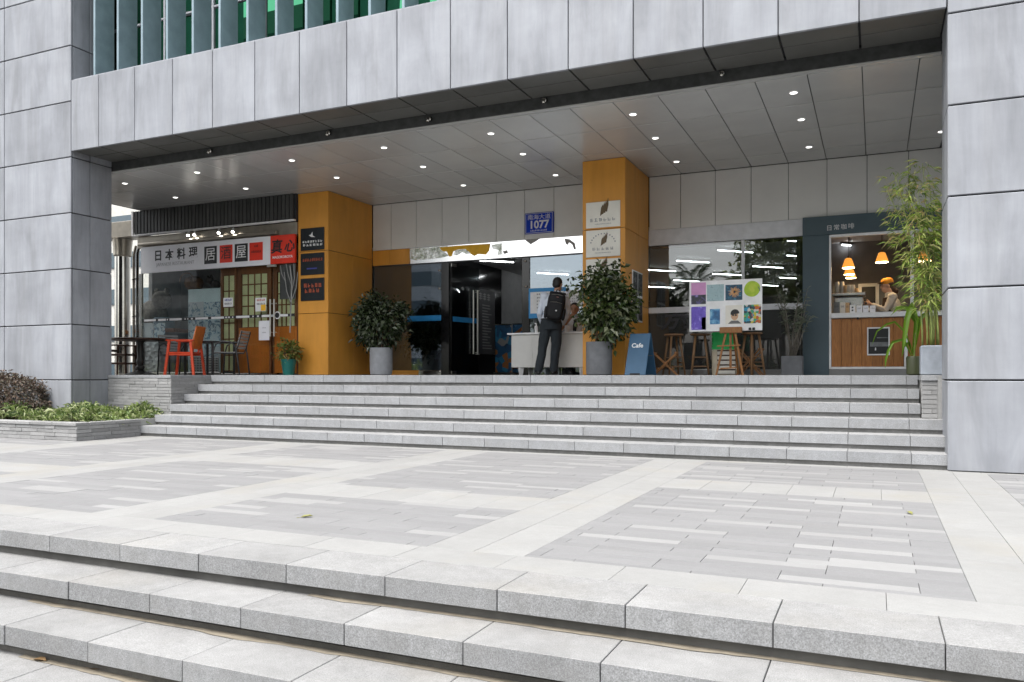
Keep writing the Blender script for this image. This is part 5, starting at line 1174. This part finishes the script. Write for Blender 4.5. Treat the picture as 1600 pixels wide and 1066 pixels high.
# broad leaved plant in front of the cafe counter
BL = 11.2; p = onY(1428, 587, BL); o = thing('broad_leaf_plant', 'drooping broad-leaved plant in front of the cafe counter', 'plant', (p.x, p.y, FLOOR)); M('pot_olive', (.06, .07, .03), .5)
MB().lathe([(.06, 0), (.085, .02), (.09, .22), (.08, .24)], p, 18).build('pot', 'pot_olive', o, smooth=30)
def ribbon(path, wmax, lab=None):
    pts = [onY(a_, b_, BL+dy) for a_, b_, dy in path]; mb = MB(); vs = []; n_ = len(pts); fine = []
    for i in range(n_-1):
        for q in range(4): fine.append(pts[i].lerp(pts[i+1], q/4))
    fine.append(pts[-1]); m_ = len(fine)
    for i, c_ in enumerate(fine):
        t_ = i/(m_-1); w_ = wmax*max(.08, math.sin(math.pi*min(1, t_*.92+.08))**.7); tg = (fine[min(i+1, m_-1)]-fine[max(i-1, 0)]).normalized(); sd_ = tg.cross(Vector((.25, 1, .2))).normalized(); vs += [c_-sd_*w_/2+Vector((0, -.01, 0)), c_+Vector((0, .012, 0)), c_+sd_*w_/2+Vector((0, -.01, 0))]
    mb.add(vs, [f_ for i in range(m_-1) for f_ in ((i*3, i*3+1, i*3+4, i*3+3), (i*3+1, i*3+2, i*3+5, i*3+4))]); return mb.build('leaf', 'leaf_broad', o, smooth=True)
ribbon([(1427, 552, 0), (1432, 500, 0), (1424, 476, -.05), (1417, 500, -.1), (1413, 530, -.12), (1410, 548, -.12)], .07); ribbon([(1428, 552, 0), (1432, 505, 0), (1416, 481, 0), (1402, 482, 0), (1394, 491, 0)], .045)
ribbon([(1427, 556, 0), (1415, 520, 0), (1398, 503, -.05), (1385, 507, -.1), (1370, 518, -.1), (1362, 540, -.1)], .025); ribbon([(1426, 560, 0), (1412, 530, 0), (1395, 535, -.1), (1388, 548, -.12), (1384, 562, -.12), (1383, 575, -.12)], .035); ribbon([(1427, 556, 0), (1420, 535, 0), (1412, 542, -.1), (1409, 558, -.1)], .03); ribbon([(1428, 550, 0), (1437, 500, .02), (1445, 490, .05), (1452, 505, .05)], .05)
MB().tube([p+Vector((0, 0, .2)), onY(1430, 520, BL)], [.012, .008], 6).build('stem', 'cane_green', o)
# planter: plum shrub and ground cover
sx_ = xY(38, 8.95); o = thing('plum_shrub', 'rounded plum-brown shrub in the low planter before the left pillar', 'shrub', (sx_, 8.95, .2))
cz_ = Vector((sx_-.1, 8.75, .50)); A = clump_leaves(cz_, (.72, .50, .44), 11000, 260, .045, .06, .03, .80); keep = A[0][:, 2] > .22; keep &= A[0][:, 1] < 9.08; link('foliage', leaf_mesh('foliage', *[a_[keep] for a_ in A], 'leaf_plum'), o)['kind'] = 'stuff'
sm = MB()
for k in range(8): an = R(45*k); sm.tube([(cz_.x, cz_.y, .18), (cz_.x+.5*math.cos(an), cz_.y+.3*math.sin(an), .6)], [.02, .006], 5)
sm.build('branches', 'stem_brown', o)
o = None
n = 9000; Px = RNG.uniform(-14.6, PX-.10, n); Py = RNG.uniform(8.30, 9.75, n); ok = (Py < 9.05) | ((Px > -11.9) & (Py < 9.75)); ok &= ~((Px < -13.0) & (Py > 9.0)); Px, Py = Px[ok], Py[ok]; n = len(Px)
D = rdir(n, 1.0); D[:, 2] = np.abs(D[:, 2])+.35; bmp_ = .06*np.sin(Px*9)+.05*np.sin(Px*4.3+Py*5)
gc_ = link('ground_cover', leaf_mesh('ground_cover', np.stack([Px, Py, RNG.uniform(.20, .36, n)+bmp_], 1), D, rdir(n, .8), RNG.uniform(.12, .24, n), RNG.uniform(.018, .032, n), 'leaf_cover', .2, .45)); tag(gc_, 'striped green strap-leaved ground cover filling the low planter', 'ground cover', kind='stuff')
# fallen leaves
M('leaf_dry', (.22, .13, .05), .7); M('leaf_yellow', (.20, .20, .06), .7)
for k, (px, py, z, m, lab) in enumerate(((479, 808, 0, 'leaf_yellow', 'small yellow-green fallen leaf on the plaza paving'), (1421, 802, 0, 'leaf_yellow', 'small fallen leaf on the striped paving near the right pillar'), (150, 1046, -.45, 'leaf_dry', 'curled brown leaf lying on the lower steps'), (62, 1032, -.45, 'leaf_dry', 'brown leaf at the left end of the lower steps'), (655, 1001, -.30, 'leaf_dry', 'brown leaf under a step nosing at the bottom'), (1022, 996, -.15, 'leaf_dry', 'dry twiggy leaf on the lower step near the right'))):
    c_ = onZ(px, py, z+.004); o = thing('fallen_leaf', lab, 'leaf', c_, 0, 'fallen leaves'); an = random.uniform(0, 6); s_ = .045
    pts = [Vector((math.cos(an)*s_*u_-math.sin(an)*s_*v_, math.sin(an)*s_*u_+math.cos(an)*s_*v_, w_)) + c_ for u_, v_, w_ in ((-1, 0, 0), (-.3, .4, .012), (.5, .3, .015), (1, 0, .004), (.5, -.3, .012), (-.3, -.4, .01), (.1, 0, .002))]
    MB().add(pts, [(0, 1, 6), (1, 2, 6), (2, 3, 6), (3, 4, 6), (4, 5, 6), (5, 0, 6)]).build('blade', m, o); MB().tube([pts[0], pts[0]-Vector((math.cos(an), math.sin(an), 0))*.02], .0015, 4).build('stalk', m, o)

# ================================================================= street side behind the camera, seen only in the glass
wood('bark', (.16, .12, .09), (.07, .05, .04), (6, 6, 1))
def tree(x, y, h, rad, n, label, leaf='leaf_tree'):
    o = thing('street_tree', label, 'tree', (x, y, GZ), 0, 'street trees mirrored in the glass'); cz = GZ+h-rad[2]
    tm = MB().tube([(x, y, GZ), (x+.1, y, GZ+h*.25), (x-.05, y+.1, cz)], [.22, .17, .10], 10)
    for k in range(7): an = R(51*k); tm.tube([(x, y, GZ+h*.3+.1*k), (x+rad[0]*.6*math.cos(an), y+rad[1]*.6*math.sin(an), cz+random.uniform(-.3, .8))], [.09, .03], 6)
    tm.build('trunk', 'bark', o, smooth=True)
    A = clump_leaves((x, y, cz), rad, n, 130, rad[0]*.10, .34, .20, .35); link('crown', leaf_mesh('crown', *A, leaf), o)['kind'] = 'stuff'
for k, (x, y, h, r_) in enumerate(((-4.4, -15, 10.5, (3.0, 3, 3.6)), (-.4, -17, 12.0, (3.6, 3, 4.4)), (3.6, -15, 11.0, (3.2, 3, 4.0)), (7.8, -17, 12, (3.6, 3, 4.4)), (-14, -22, 9.0, (2.4, 2.4, 2.8)))):
    tree(x, y, h, r_, 5200, ('bushy street tree across the road, first of five mirrored in the shop window', 'tall street tree across the road, second of five mirrored in the shop window', 'street tree across the road, third of five mirrored in the shop window', 'tall street tree across the road at the far right of the mirrored row', 'smaller street tree across the road at the left end of the mirrored row')[k])
hd = RNG.uniform(size=(9000, 3)); Ph = np.stack([-45+70*hd[:, 0], -13.5+1.3*hd[:, 1], GZ+2.3*hd[:, 2]**.8], 1); hg = link('hedge', leaf_mesh('hedge', Ph, rdir(9000), rdir(9000, .5), RNG.uniform(.2, .4, 9000), RNG.uniform(.12, .2, 9000), 'leaf_tree')); tag(hg, 'long dark hedge across the road mirrored in the glass', 'hedge', kind='stuff')
def palm(x, y, h, label):
    o = thing('palm_tree', label, 'palm tree', (x, y, GZ), 0, 'palms mirrored in the glass'); MB().tube([(x, y, GZ), (x+.15, y, GZ+h*.5), (x, y, GZ+h)], [.2, .15, .12], 10).build('trunk', 'bark', o, smooth=True)
    P_, D_ = [], []; top = Vector((x, y, GZ+h))
    for k in range(26):
        an = R(137.5*k); el = R(70-4.2*k); v_ = Vector((math.cos(an)*math.cos(el), math.sin(an)*math.cos(el), math.sin(el))); sd_ = v_.cross(Vector((0, 0, 1))).normalized()
        for q in range(26):
            t_ = (q+1)/26*2.2; c_ = top+v_*t_+Vector((0, 0, -.22*t_*t_))
            for s_ in (-1, 1): P_.append(c_); D_.append(sd_*s_+v_*.7+Vector((0, 0, -.3)))
    n = len(P_); link('crown', leaf_mesh('crown', P_, D_, np.tile([0, 0, 1.0], (n, 1)), RNG.uniform(.4, .6, n), .05, 'leaf_palm'), o)['kind'] = 'stuff'
palm(-8.3, -12.5, 6.0, 'palm at the left of the trees mirrored in the shop window'); palm(-17.5, -16, 5.0, 'palm mirrored low in the glass right of the lobby door'); palm(-19.6, -17, 5.2, 'left palm of the pair mirrored low in the lobby glass')
o = thing('opposite_building', 'grey office block across the road mirrored in the lobby glass', 'building', (-62, -45, GZ)); M('far_grey', (.42, .425, .43), .8)
MB().box(-92, -42, -49, -45, GZ, 38).build('wall', 'far_grey', o)
for k in range(12): MB().box(-92, -41.9, -49, -44.95, 1.2+3*k, 2.7+3*k).build('window_band', 'far_glass', o)

# ================================================================= people
M('skin', (.52, .29, .19), .5, var=.06); M('skin_tan', (.48, .26, .16), .5, var=.06); M('hair_black', (.012, .010, .009), .55, var=.3, scale=60); M('hair_brown', (.05, .022, .012), .5, var=.3, scale=60)
def cloth(name, col, fold=.35, rough=.8):
    t = NT(name); n1 = t.noise(t.pos((9, 9, 5)), 1.0, 3, .5, 1.2); f = t.remap(n1, .3, .7, .88, 1.08)
    t.bsdf(t.val(col, f), rough=rough, spec=.25, bump=n1, bs=fold, bd=.05); MAT[name] = t.m
cloth('shirt_pale', (.70, .75, .84)); cloth('shirt_white', (.80, .81, .84)); cloth('trouser_dark', (.028, .034, .040)); cloth('shirt_cream', (.60, .54, .47)); cloth('apron_brown', (.045, .024, .018)); cloth('cap_mustard', (.60, .25, .03), .15); cloth('bag_black', (.012, .012, .014), .2, .6)
M('shoe_black', (.012, .012, .013), .35); M('mask_blue', (.42, .56, .66), .7); M('eye_dark', (.01, .008, .007), .3); M('lip', (.30, .12, .10), .5)
V = Vector
def hand(mb, wrist, d, n, s=1.0, curl=.5, side=1):
    """palm with four fingers of different length and a thumb leaving its side"""
    d = V(d).normalized(); n = V(n); n = (n-d*n.dot(d)).normalized(); x = d.cross(n)*side; w_ = V(wrist)
    mb.tube([w_-d*.01, w_+d*.03*s, w_+d*.085*s], [(.024*s, .018*s), (.034*s, .016*s), (.040*s, .014*s)], 10, side=x)
    for k, (o_, l_) in enumerate(((-.029, .066), (-.010, .076), (.009, .072), (.027, .056))):
        b_ = w_+d*.082*s+x*o_*s; m_ = b_+(d*(1-curl*.3)-n*curl*.5).normalized()*l_*.5*s; e_ = m_+(d*(1-curl)-n*curl*1.3).normalized()*l_*.5*s
        mb.tube([b_-d*.012, b_, m_, e_], [.0095*s, .0095*s, .0088*s, .007*s], 8)
    b_ = w_+d*.03*s-x*.03*s; mb.tube([b_, b_+(d*.6-x*.75-n*.2)*.035*s, b_+(d*1.0-x*.8-n*.4)*.062*s], [.012*s, .0108*s, .008*s], 8)
def limb(mb, a, b, c, r, n=12): 
    a, b, c = V(a), V(b), V(c)
    mb.tube([a, a.lerp(b, .5), b, b.lerp(c, .35), c], [r[0], (r[0]*.55+r[1]*.45), r[1], r[1]*.98, r[2]], n)
def head(mb, c, rz, rx=0, s=1.0):
    """skull, jaw, nose, ears; local face direction +Y"""
    Mx = Matrix.Rotation(rz, 3, 'Z') @ Matrix.Rotation(rx, 3, 'X'); c = V(c); T = lambda *p: c+Mx @ (V(p)*s)
    mb.sup(T(0, -.008, .025), (.074*s, .092*s, .090*s), 1, 1, 20, 14, Mx); mb.sup(T(0, .022, -.045), (.055*s, .062*s, .068*s), .95, .95, 18, 12, Mx)
    mb.tube([T(0, .085, .018), T(0, .108, -.022), T(0, .088, -.030)], [.008*s, .014*s, .008*s], 8)
    mb.sup(T(0, .078, -.058), (.024*s, .014*s, .010*s), 1, 1, 12, 8, Mx)
    for sx in (-1, 1): mb.sup(T(sx*.076, -.004, -.008), (.010*s, .020*s, .032*s), 1, 1, 10, 8, Mx)
    return T, Mx
def crease(me, amp=.006, f=9.0):
    from mathutils import noise
    cs = [v.co.copy() for v in me.vertices]; ns = [v.normal.copy() for v in me.vertices]; out = []
    for c, nn in zip(cs, ns):
        q = noise.noise(V((c.x*f, c.y*f, c.z*f*.55)))+.6*noise.noise(V((c.x*f*2.3+5, c.y*f*2.3, c.z*f*1.6))); out += list(c+nn*(amp*q))
    me.vertices.foreach_set('co', out); me.update(); return me
def finish(me, m): me.materials.clear(); me.materials.append(MAT[m]); return me
def person(label, loc, rz, J, look, skin, top, bottom, hair, sleeve='long', headrot=(0, 0), shoe=True, curl=(.5, .5)):
    """J: joints in metres, local frame: +Y is the way the body faces. Returns the body object."""
    T4 = Matrix.Translation(loc) @ Matrix.Rotation(rz, 4, 'Z')
    side = (V(J['shR'])-V(J['shL'])).normalized()
    pel, ch, nk = V(J['pelvis']), V(J['chest']), V(J['neck'])
    def torso(mb, g):
        mb.tube([pel-V((0, 0, .08)), pel+V((0, 0, .02)), pel.lerp(ch, .40), pel.lerp(ch, .8), ch, ch.lerp(nk, .55), nk], [(.13+g, .10+g), (.16+g, .115+g), (.145+g, .105+g), (.168+g, .118+g), (.172+g, .112+g), (.13+g, .085+g), (.058+g*.5, .06+g*.5)], 20, side=side)
        for q in ('shL', 'shR'): mb.sup(V(J[q]), (.066+g, .066+g, .062+g), 1, 1, 14, 10)
    b = MB(); torso(b, 0)
    for s_ in 'LR':
        limb(b, J['hip'+s_], J['knee'+s_], J['ank'+s_], (.085, .058, .040)); a_ = V(J['ank'+s_]); f_ = V(J.get('toe'+s_, (a_.x, a_.y+.15, 0))); b.tube([a_, V((a_.x, a_.y, .045)), V((f_.x, f_.y, .03))], [.04, .045, .03], 10)
        limb(b, J['sh'+s_], J['elb'+s_], J['wr'+s_], (.050, .039, .026)); dv = V(J['hand'+s_])
        hand(b, J['wr'+s_], dv, J.get('palm'+s_, (0, 0, 1)), 1.0, curl[s_ == 'R'], 1 if s_ == 'R' else -1)
    b.tube([nk-V((0, 0, .06)), nk.lerp(V(J['head']), .35), V(J['head'])-V((0, 0, .03))], [.062, .056, .055], 14)
    T, Mx = head(b, J['head'], headrot[0], headrot[1])
    body = link('person', finish(remesh(b, .010, 3), skin), mtx=T4); tag(body, label, 'person')
    sh = MB(); torso(sh, .014)
    for s_ in 'LR':
        a_, e_, w_ = V(J['sh'+s_]), V(J['elb'+s_]), V(J['wr'+s_])
        if sleeve == 'long': limb(sh, a_, e_, w_-(w_-e_)*.06, (.068, .054, .040))
        else: sh.tube([a_, a_.lerp(e_, .5), a_.lerp(e_, .85)], [.070, .066, .064], 12)
    sh.tube([nk-V((0, 0, .02)), nk+V((0, .004, .025))], [.075, .069], 16)
    link('shirt', finish(crease(remesh(sh, .011, 4), .009), top), body, local=True)
    tr = MB(); tr.tube([pel-V((0, 0, .11)), pel-V((0, 0, .02)), pel+V((0, 0, .075))], [(.155, .132), (.184, .142), (.168, .134)], 20, side=side)
    for s_ in 'LR':
        a_ = V(J['ank'+s_]); limb(tr, V(J['hip'+s_])-V((0, 0, -.02)), J['knee'+s_], a_+V((0, 0, -.015)), (.102, .079, .070), 14)
    link('trousers', finish(crease(remesh(tr, .012, 4), .010, 8), bottom), body, local=True)
    if shoe:
        for s_ in 'LR':
            a_ = V(J['ank'+s_]); f_ = V(J.get('toe'+s_, (a_.x, a_.y+.15, 0))); dv = (f_-a_); dv.z = 0; an = math.atan2(dv.x, dv.y); Rm = Matrix.Rotation(-an, 3, 'Z'); c_ = a_.lerp(f_, .42)
            m_ = MB().sup((c_.x, c_.y, .042), (.047, .135, .042), .8, .75, 18, 10, Rm).sup((a_.x, a_.y, .06), (.046, .055, .05), .9, .9, 14, 8, Rm); link('shoe', finish(remesh(m_, .009, 2), 'shoe_black'), body, local=True)
    hm = MB()
    for (p_, h_) in hair: hm.sup(T(*p_), h_, 1, 1, 20, 14, Mx)
    link('hair', finish(remesh(hm, .009, 2), look), body, local=True)
    for sx in (-1, 1): MB().sup(T(sx*.030, .081, .012), (.011, .006, .006), 1, 1, 10, 6, Mx).build('eye', 'eye_dark', body, smooth=True, local=True); MB().tube([T(sx*.018, .090, .032), T(sx*.046, .078, .034)], .004, 6).build('eyebrow', look, body, local=True)
    MB().sup(T(0, .090, -.058), (.022, .006, .005), 1, 1, 10, 6, Mx).build('mouth', 'lip', body, smooth=True, local=True)
    return body, T, Mx, T4
SHORT = [((0, -.022, .045), (.082, .088, .086)), ((0, -.045, -.005), (.076, .062, .07))]
# man with the backpack, seen from behind, leaning over the desk
p = onY(853, 587, 12.72)
MANRZ = R(20)
J = dict(pelvis=(.09, .0, .875), chest=(.15, .02, 1.235), neck=(.185, .045, 1.40), head=(.20, .085, 1.535), shL=(-.025, .02, 1.335), shR=(.335, .035, 1.345), elbL=(-.115, .11, 1.055), wrL=(-.055, .31, .86), handL=(.35, .9, -.25), elbR=(.375, .16, 1.08), wrR=(.28, .36, .87), handR=(-.2, .95, -.2),
         hipL=(.005, .0, .86), hipR=(.18, .0, .86), kneeL=(-.055, .035, .46), kneeR=(.165, .05, .46), ankL=(-.125, -.03, .07), ankR=(.125, .03, .07), toeL=(-.145, .12, 0), toeR=(.165, .18, 0), palmL=(0, 0, 1), palmR=(0, 0, 1))
man, T, Mx, T4 = person('man in pale shirt and dark trousers standing at the desk, seen from behind', (p.x, p.y, FLOOR), MANRZ, J, 'hair_black', 'skin', 'shirt_pale', 'trouser_dark', SHORT, headrot=(R(-28), R(-14)))
MB().tube([T(-.07, .03, -.05), T(0, .10, -.06), T(.07, .03, -.05)], [(.006, .03), (.008, .036), (.006, .03)], 8, side=(0, 0, 1)).build('face_mask', 'mask_blue', man, smooth=True, local=True)
MB().tube([(.09+.168*math.cos(R(a_)), .128*math.sin(R(a_)), .945) for a_ in range(0, 361, 15)], .013, 6, caps=False).build('belt', 'shoe_black', man, local=True)
# backpack
bpk = thing('backpack', 'black backpack with two straps worn by the man at the desk', 'backpack', T4 @ V((.13, -.14, .92)), MANRZ); tl = math.atan2(.09, .45)
BM = Matrix.Translation((.005, 0, .0)) @ Matrix.Rotation(R(9), 4, 'Y')
def bp(name, c, h, e, m='bag_black', nu=24, nv=14): 
    mb = MB().sup(c, h, e, e, nu, nv); mb.v = [tuple(BM @ V(v)) for v in mb.v]; return mb.build(name, m, bpk, smooth=True, local=True)
bp('main_bag', (0, -.06, .23), (.150, .095, .245), .55); bp('front_pocket', (0, -.150, .155), (.125, .04, .14), .55); bp('top_pocket', (0, -.135, .35), (.11, .035, .07), .6); bp('side_pocket', (-.148, -.06, .11), (.03, .07, .10), .6); bp('side_pocket', (.148, -.06, .11), (.03, .07, .10), .6)
for z in (.29, .42):
    mb = MB().tube([(-.10, -.165 if z < .3 else -.155, z-.01), (0, -.185 if z < .3 else -.172, z), (.10, -.165 if z < .3 else -.155, z-.01)], .004, 6); mb.v = [tuple(BM @ V(v)) for v in mb.v]; mb.build('zip', 'plush_grey', bpk, local=True)
for sx in (-1, 1):
    mb = MB().tube([(sx*.085, -.02, .44), (sx*.105, .035, .475), (sx*.115, .12, .46), (sx*.12, .22, .38)], [(.028, .008)]*4, 8, side=(1, 0, 0)); mb.v = [tuple(BM @ V(v)) for v in mb.v]; mb.build('strap', 'bag_black', bpk, smooth=True, local=True)
mb = MB().tube([(-.035, -.03, .46), (-.025, -.04, .505), (.025, -.04, .505), (.035, -.03, .46)], .010, 8); mb.v = [tuple(BM @ V(v)) for v in mb.v]; mb.build('carry_handle', 'bag_black', bpk, smooth=True, local=True)
mb = MB().sup((.02, -.193, .15), (.014, .004, .012), .8, .8, 10, 6); mb.v = [tuple(BM @ V(v)) for v in mb.v]; mb.build('logo_patch', 'sign_white', bpk, local=True)
mb = MB().sup((.01, -.172, .375), (.02, .004, .006), .8, .8, 10, 6); mb.v = [tuple(BM @ V(v)) for v in mb.v]; mb.build('red_tab', 'lip', bpk, local=True)
# clerk seated behind the desk, facing the man
p = onY(897, 587, 13.66); 
J = dict(pelvis=(0, 0, .50), chest=(0, .02, .86), neck=(0, .035, 1.035), head=(0, .065, 1.165), shL=(-.18, .02, .965), shR=(.18, .02, .965), elbL=(-.28, .16, .79), wrL=(-.16, .32, .77), handL=(.8, .5, 0), elbR=(.27, .20, .80), wrR=(.11, .29, .985), handR=(-.55, .25, .75), palmR=(.2, .9, .3),
         hipL=(-.09, .02, .49), hipR=(.09, .02, .49), kneeL=(-.12, .40, .47), kneeR=(.12, .40, .47), ankL=(-.12, .38, .07), ankR=(.12, .38, .07))
clerk, T, Mx, T4 = person('clerk in white short-sleeved shirt seated behind the desk, hand raised', (p.x, p.y, FLOOR), R(180+26), J, 'hair_black', 'skin_tan', 'shirt_white', 'trouser_dark', [((0, -.022, .052), (.080, .086, .080)), ((0, -.05, 0), (.072, .055, .07))], sleeve='short', headrot=(R(-18), R(-6)), curl=(.5, 1.0))
MB().tube([T(-.062, .03, -.095), T(0, .088, -.10), T(.062, .03, -.095)], [(.018, .006), (.026, .008), (.018, .006)], 8, side=(0, 0, 1)).build('lowered_mask', 'mask_blue', clerk, smooth=True, local=True)
MB().tube([(-.01, .125, .99), (0, .150, .88), (.01, .15, .78)], [(.02, .005), (.035, .006), (.03, .006)], 8, side=(1, 0, 0)).build('tie', 'trouser_dark', clerk, smooth=True, local=True)
o = thing('office_chair', 'dark seat under the clerk behind the desk', 'chair', (p.x, p.y, FLOOR)); MB().lathe([(.20, .36), (.22, .38), (.21, .415)], p.to_tuple()[:2]+(FLOOR,), 20).build('seat', 'ink_black', o, smooth=40); MB().lathe([(.03, .05), (.03, .36)], p.to_tuple()[:2]+(FLOOR,), 10).build('post', 'chrome', o); MB().lathe([(.22, 0), (.22, .03), (.04, .06)], p.to_tuple()[:2]+(FLOOR,), 14).build('base', 'ink_black', o)
# barista in the kiosk, in profile, facing left
p = onY(1393, 587, 14.98)
J = dict(pelvis=(0, -.03, .86), chest=(0, .0, 1.20), neck=(0, .03, 1.365), head=(0, .075, 1.495), shL=(-.165, .01, 1.295), shR=(.165, .01, 1.295), elbL=(-.24, .13, 1.07), wrL=(-.10, .33, 1.19), handL=(.2, .9, .25), elbR=(.25, .13, 1.06), wrR=(.10, .33, 1.18), handR=(-.2, .9, .3), palmL=(-1, 0, .3), palmR=(1, 0, .3),
         hipL=(-.085, -.03, .85), hipR=(.085, -.03, .85), kneeL=(-.09, .0, .46), kneeR=(.09, .0, .46), ankL=(-.1, -.04, .07), ankR=(.1, -.04, .07))
bar, T, Mx, T4 = person('barista in mustard cap, cream shirt and brown apron working in the cafe', (p.x, p.y, FLOOR), R(98), J, 'hair_brown', 'skin', 'shirt_cream', 'trouser_dark', [((0, -.035, .03), (.084, .085, .088)), ((0, -.085, -.06), (.06, .045, .075)), ((0, -.13, -.10), (.035, .05, .06))], headrot=(R(12), R(-8)), curl=(.9, .9))
cp = MB().sup(T(0, -.018, .070), (.088, .102, .072), .9, .95, 22, 12, Mx); link('cap', finish(remesh(cp, .009, 2), 'cap_mustard'), bar, local=True)
MB().sup(T(0, .085, .062), (.066, .060, .010), 1, .9, 18, 8, Mx).build('cap_peak', 'apron_brown', bar, smooth=True, local=True)
av = MB().tube([V((0, -.03, .62)), V((0, -.02, .86)), V((0, .0, 1.02)), V((0, .01, 1.20)), V((0, .02, 1.31))], [(.19, .15), (.185, .142), (.166, .132), (.170, .140), (.10, .115)], 20, side=(1, 0, 0)); link('apron', finish(remesh(av, .012, 3), 'apron_brown'), bar, local=True)
hp = T4 @ V((0, .43, 1.24)); o = thing('portafilter', 'dark coffee handle held in the hands of the barista', 'coffee handle', hp); MB().tube([hp+V((.06, .0, -.01)), hp+V((-.10, 0, .0))], [.016, .013], 10).build('handle', 'ink_black', o, smooth=True); MB().lathe([(.03, -.03), (.036, .02), (.03, .025)], hp+V((-.13, 0, 0)), 14).build('basket', 'chrome', o, smooth=30)
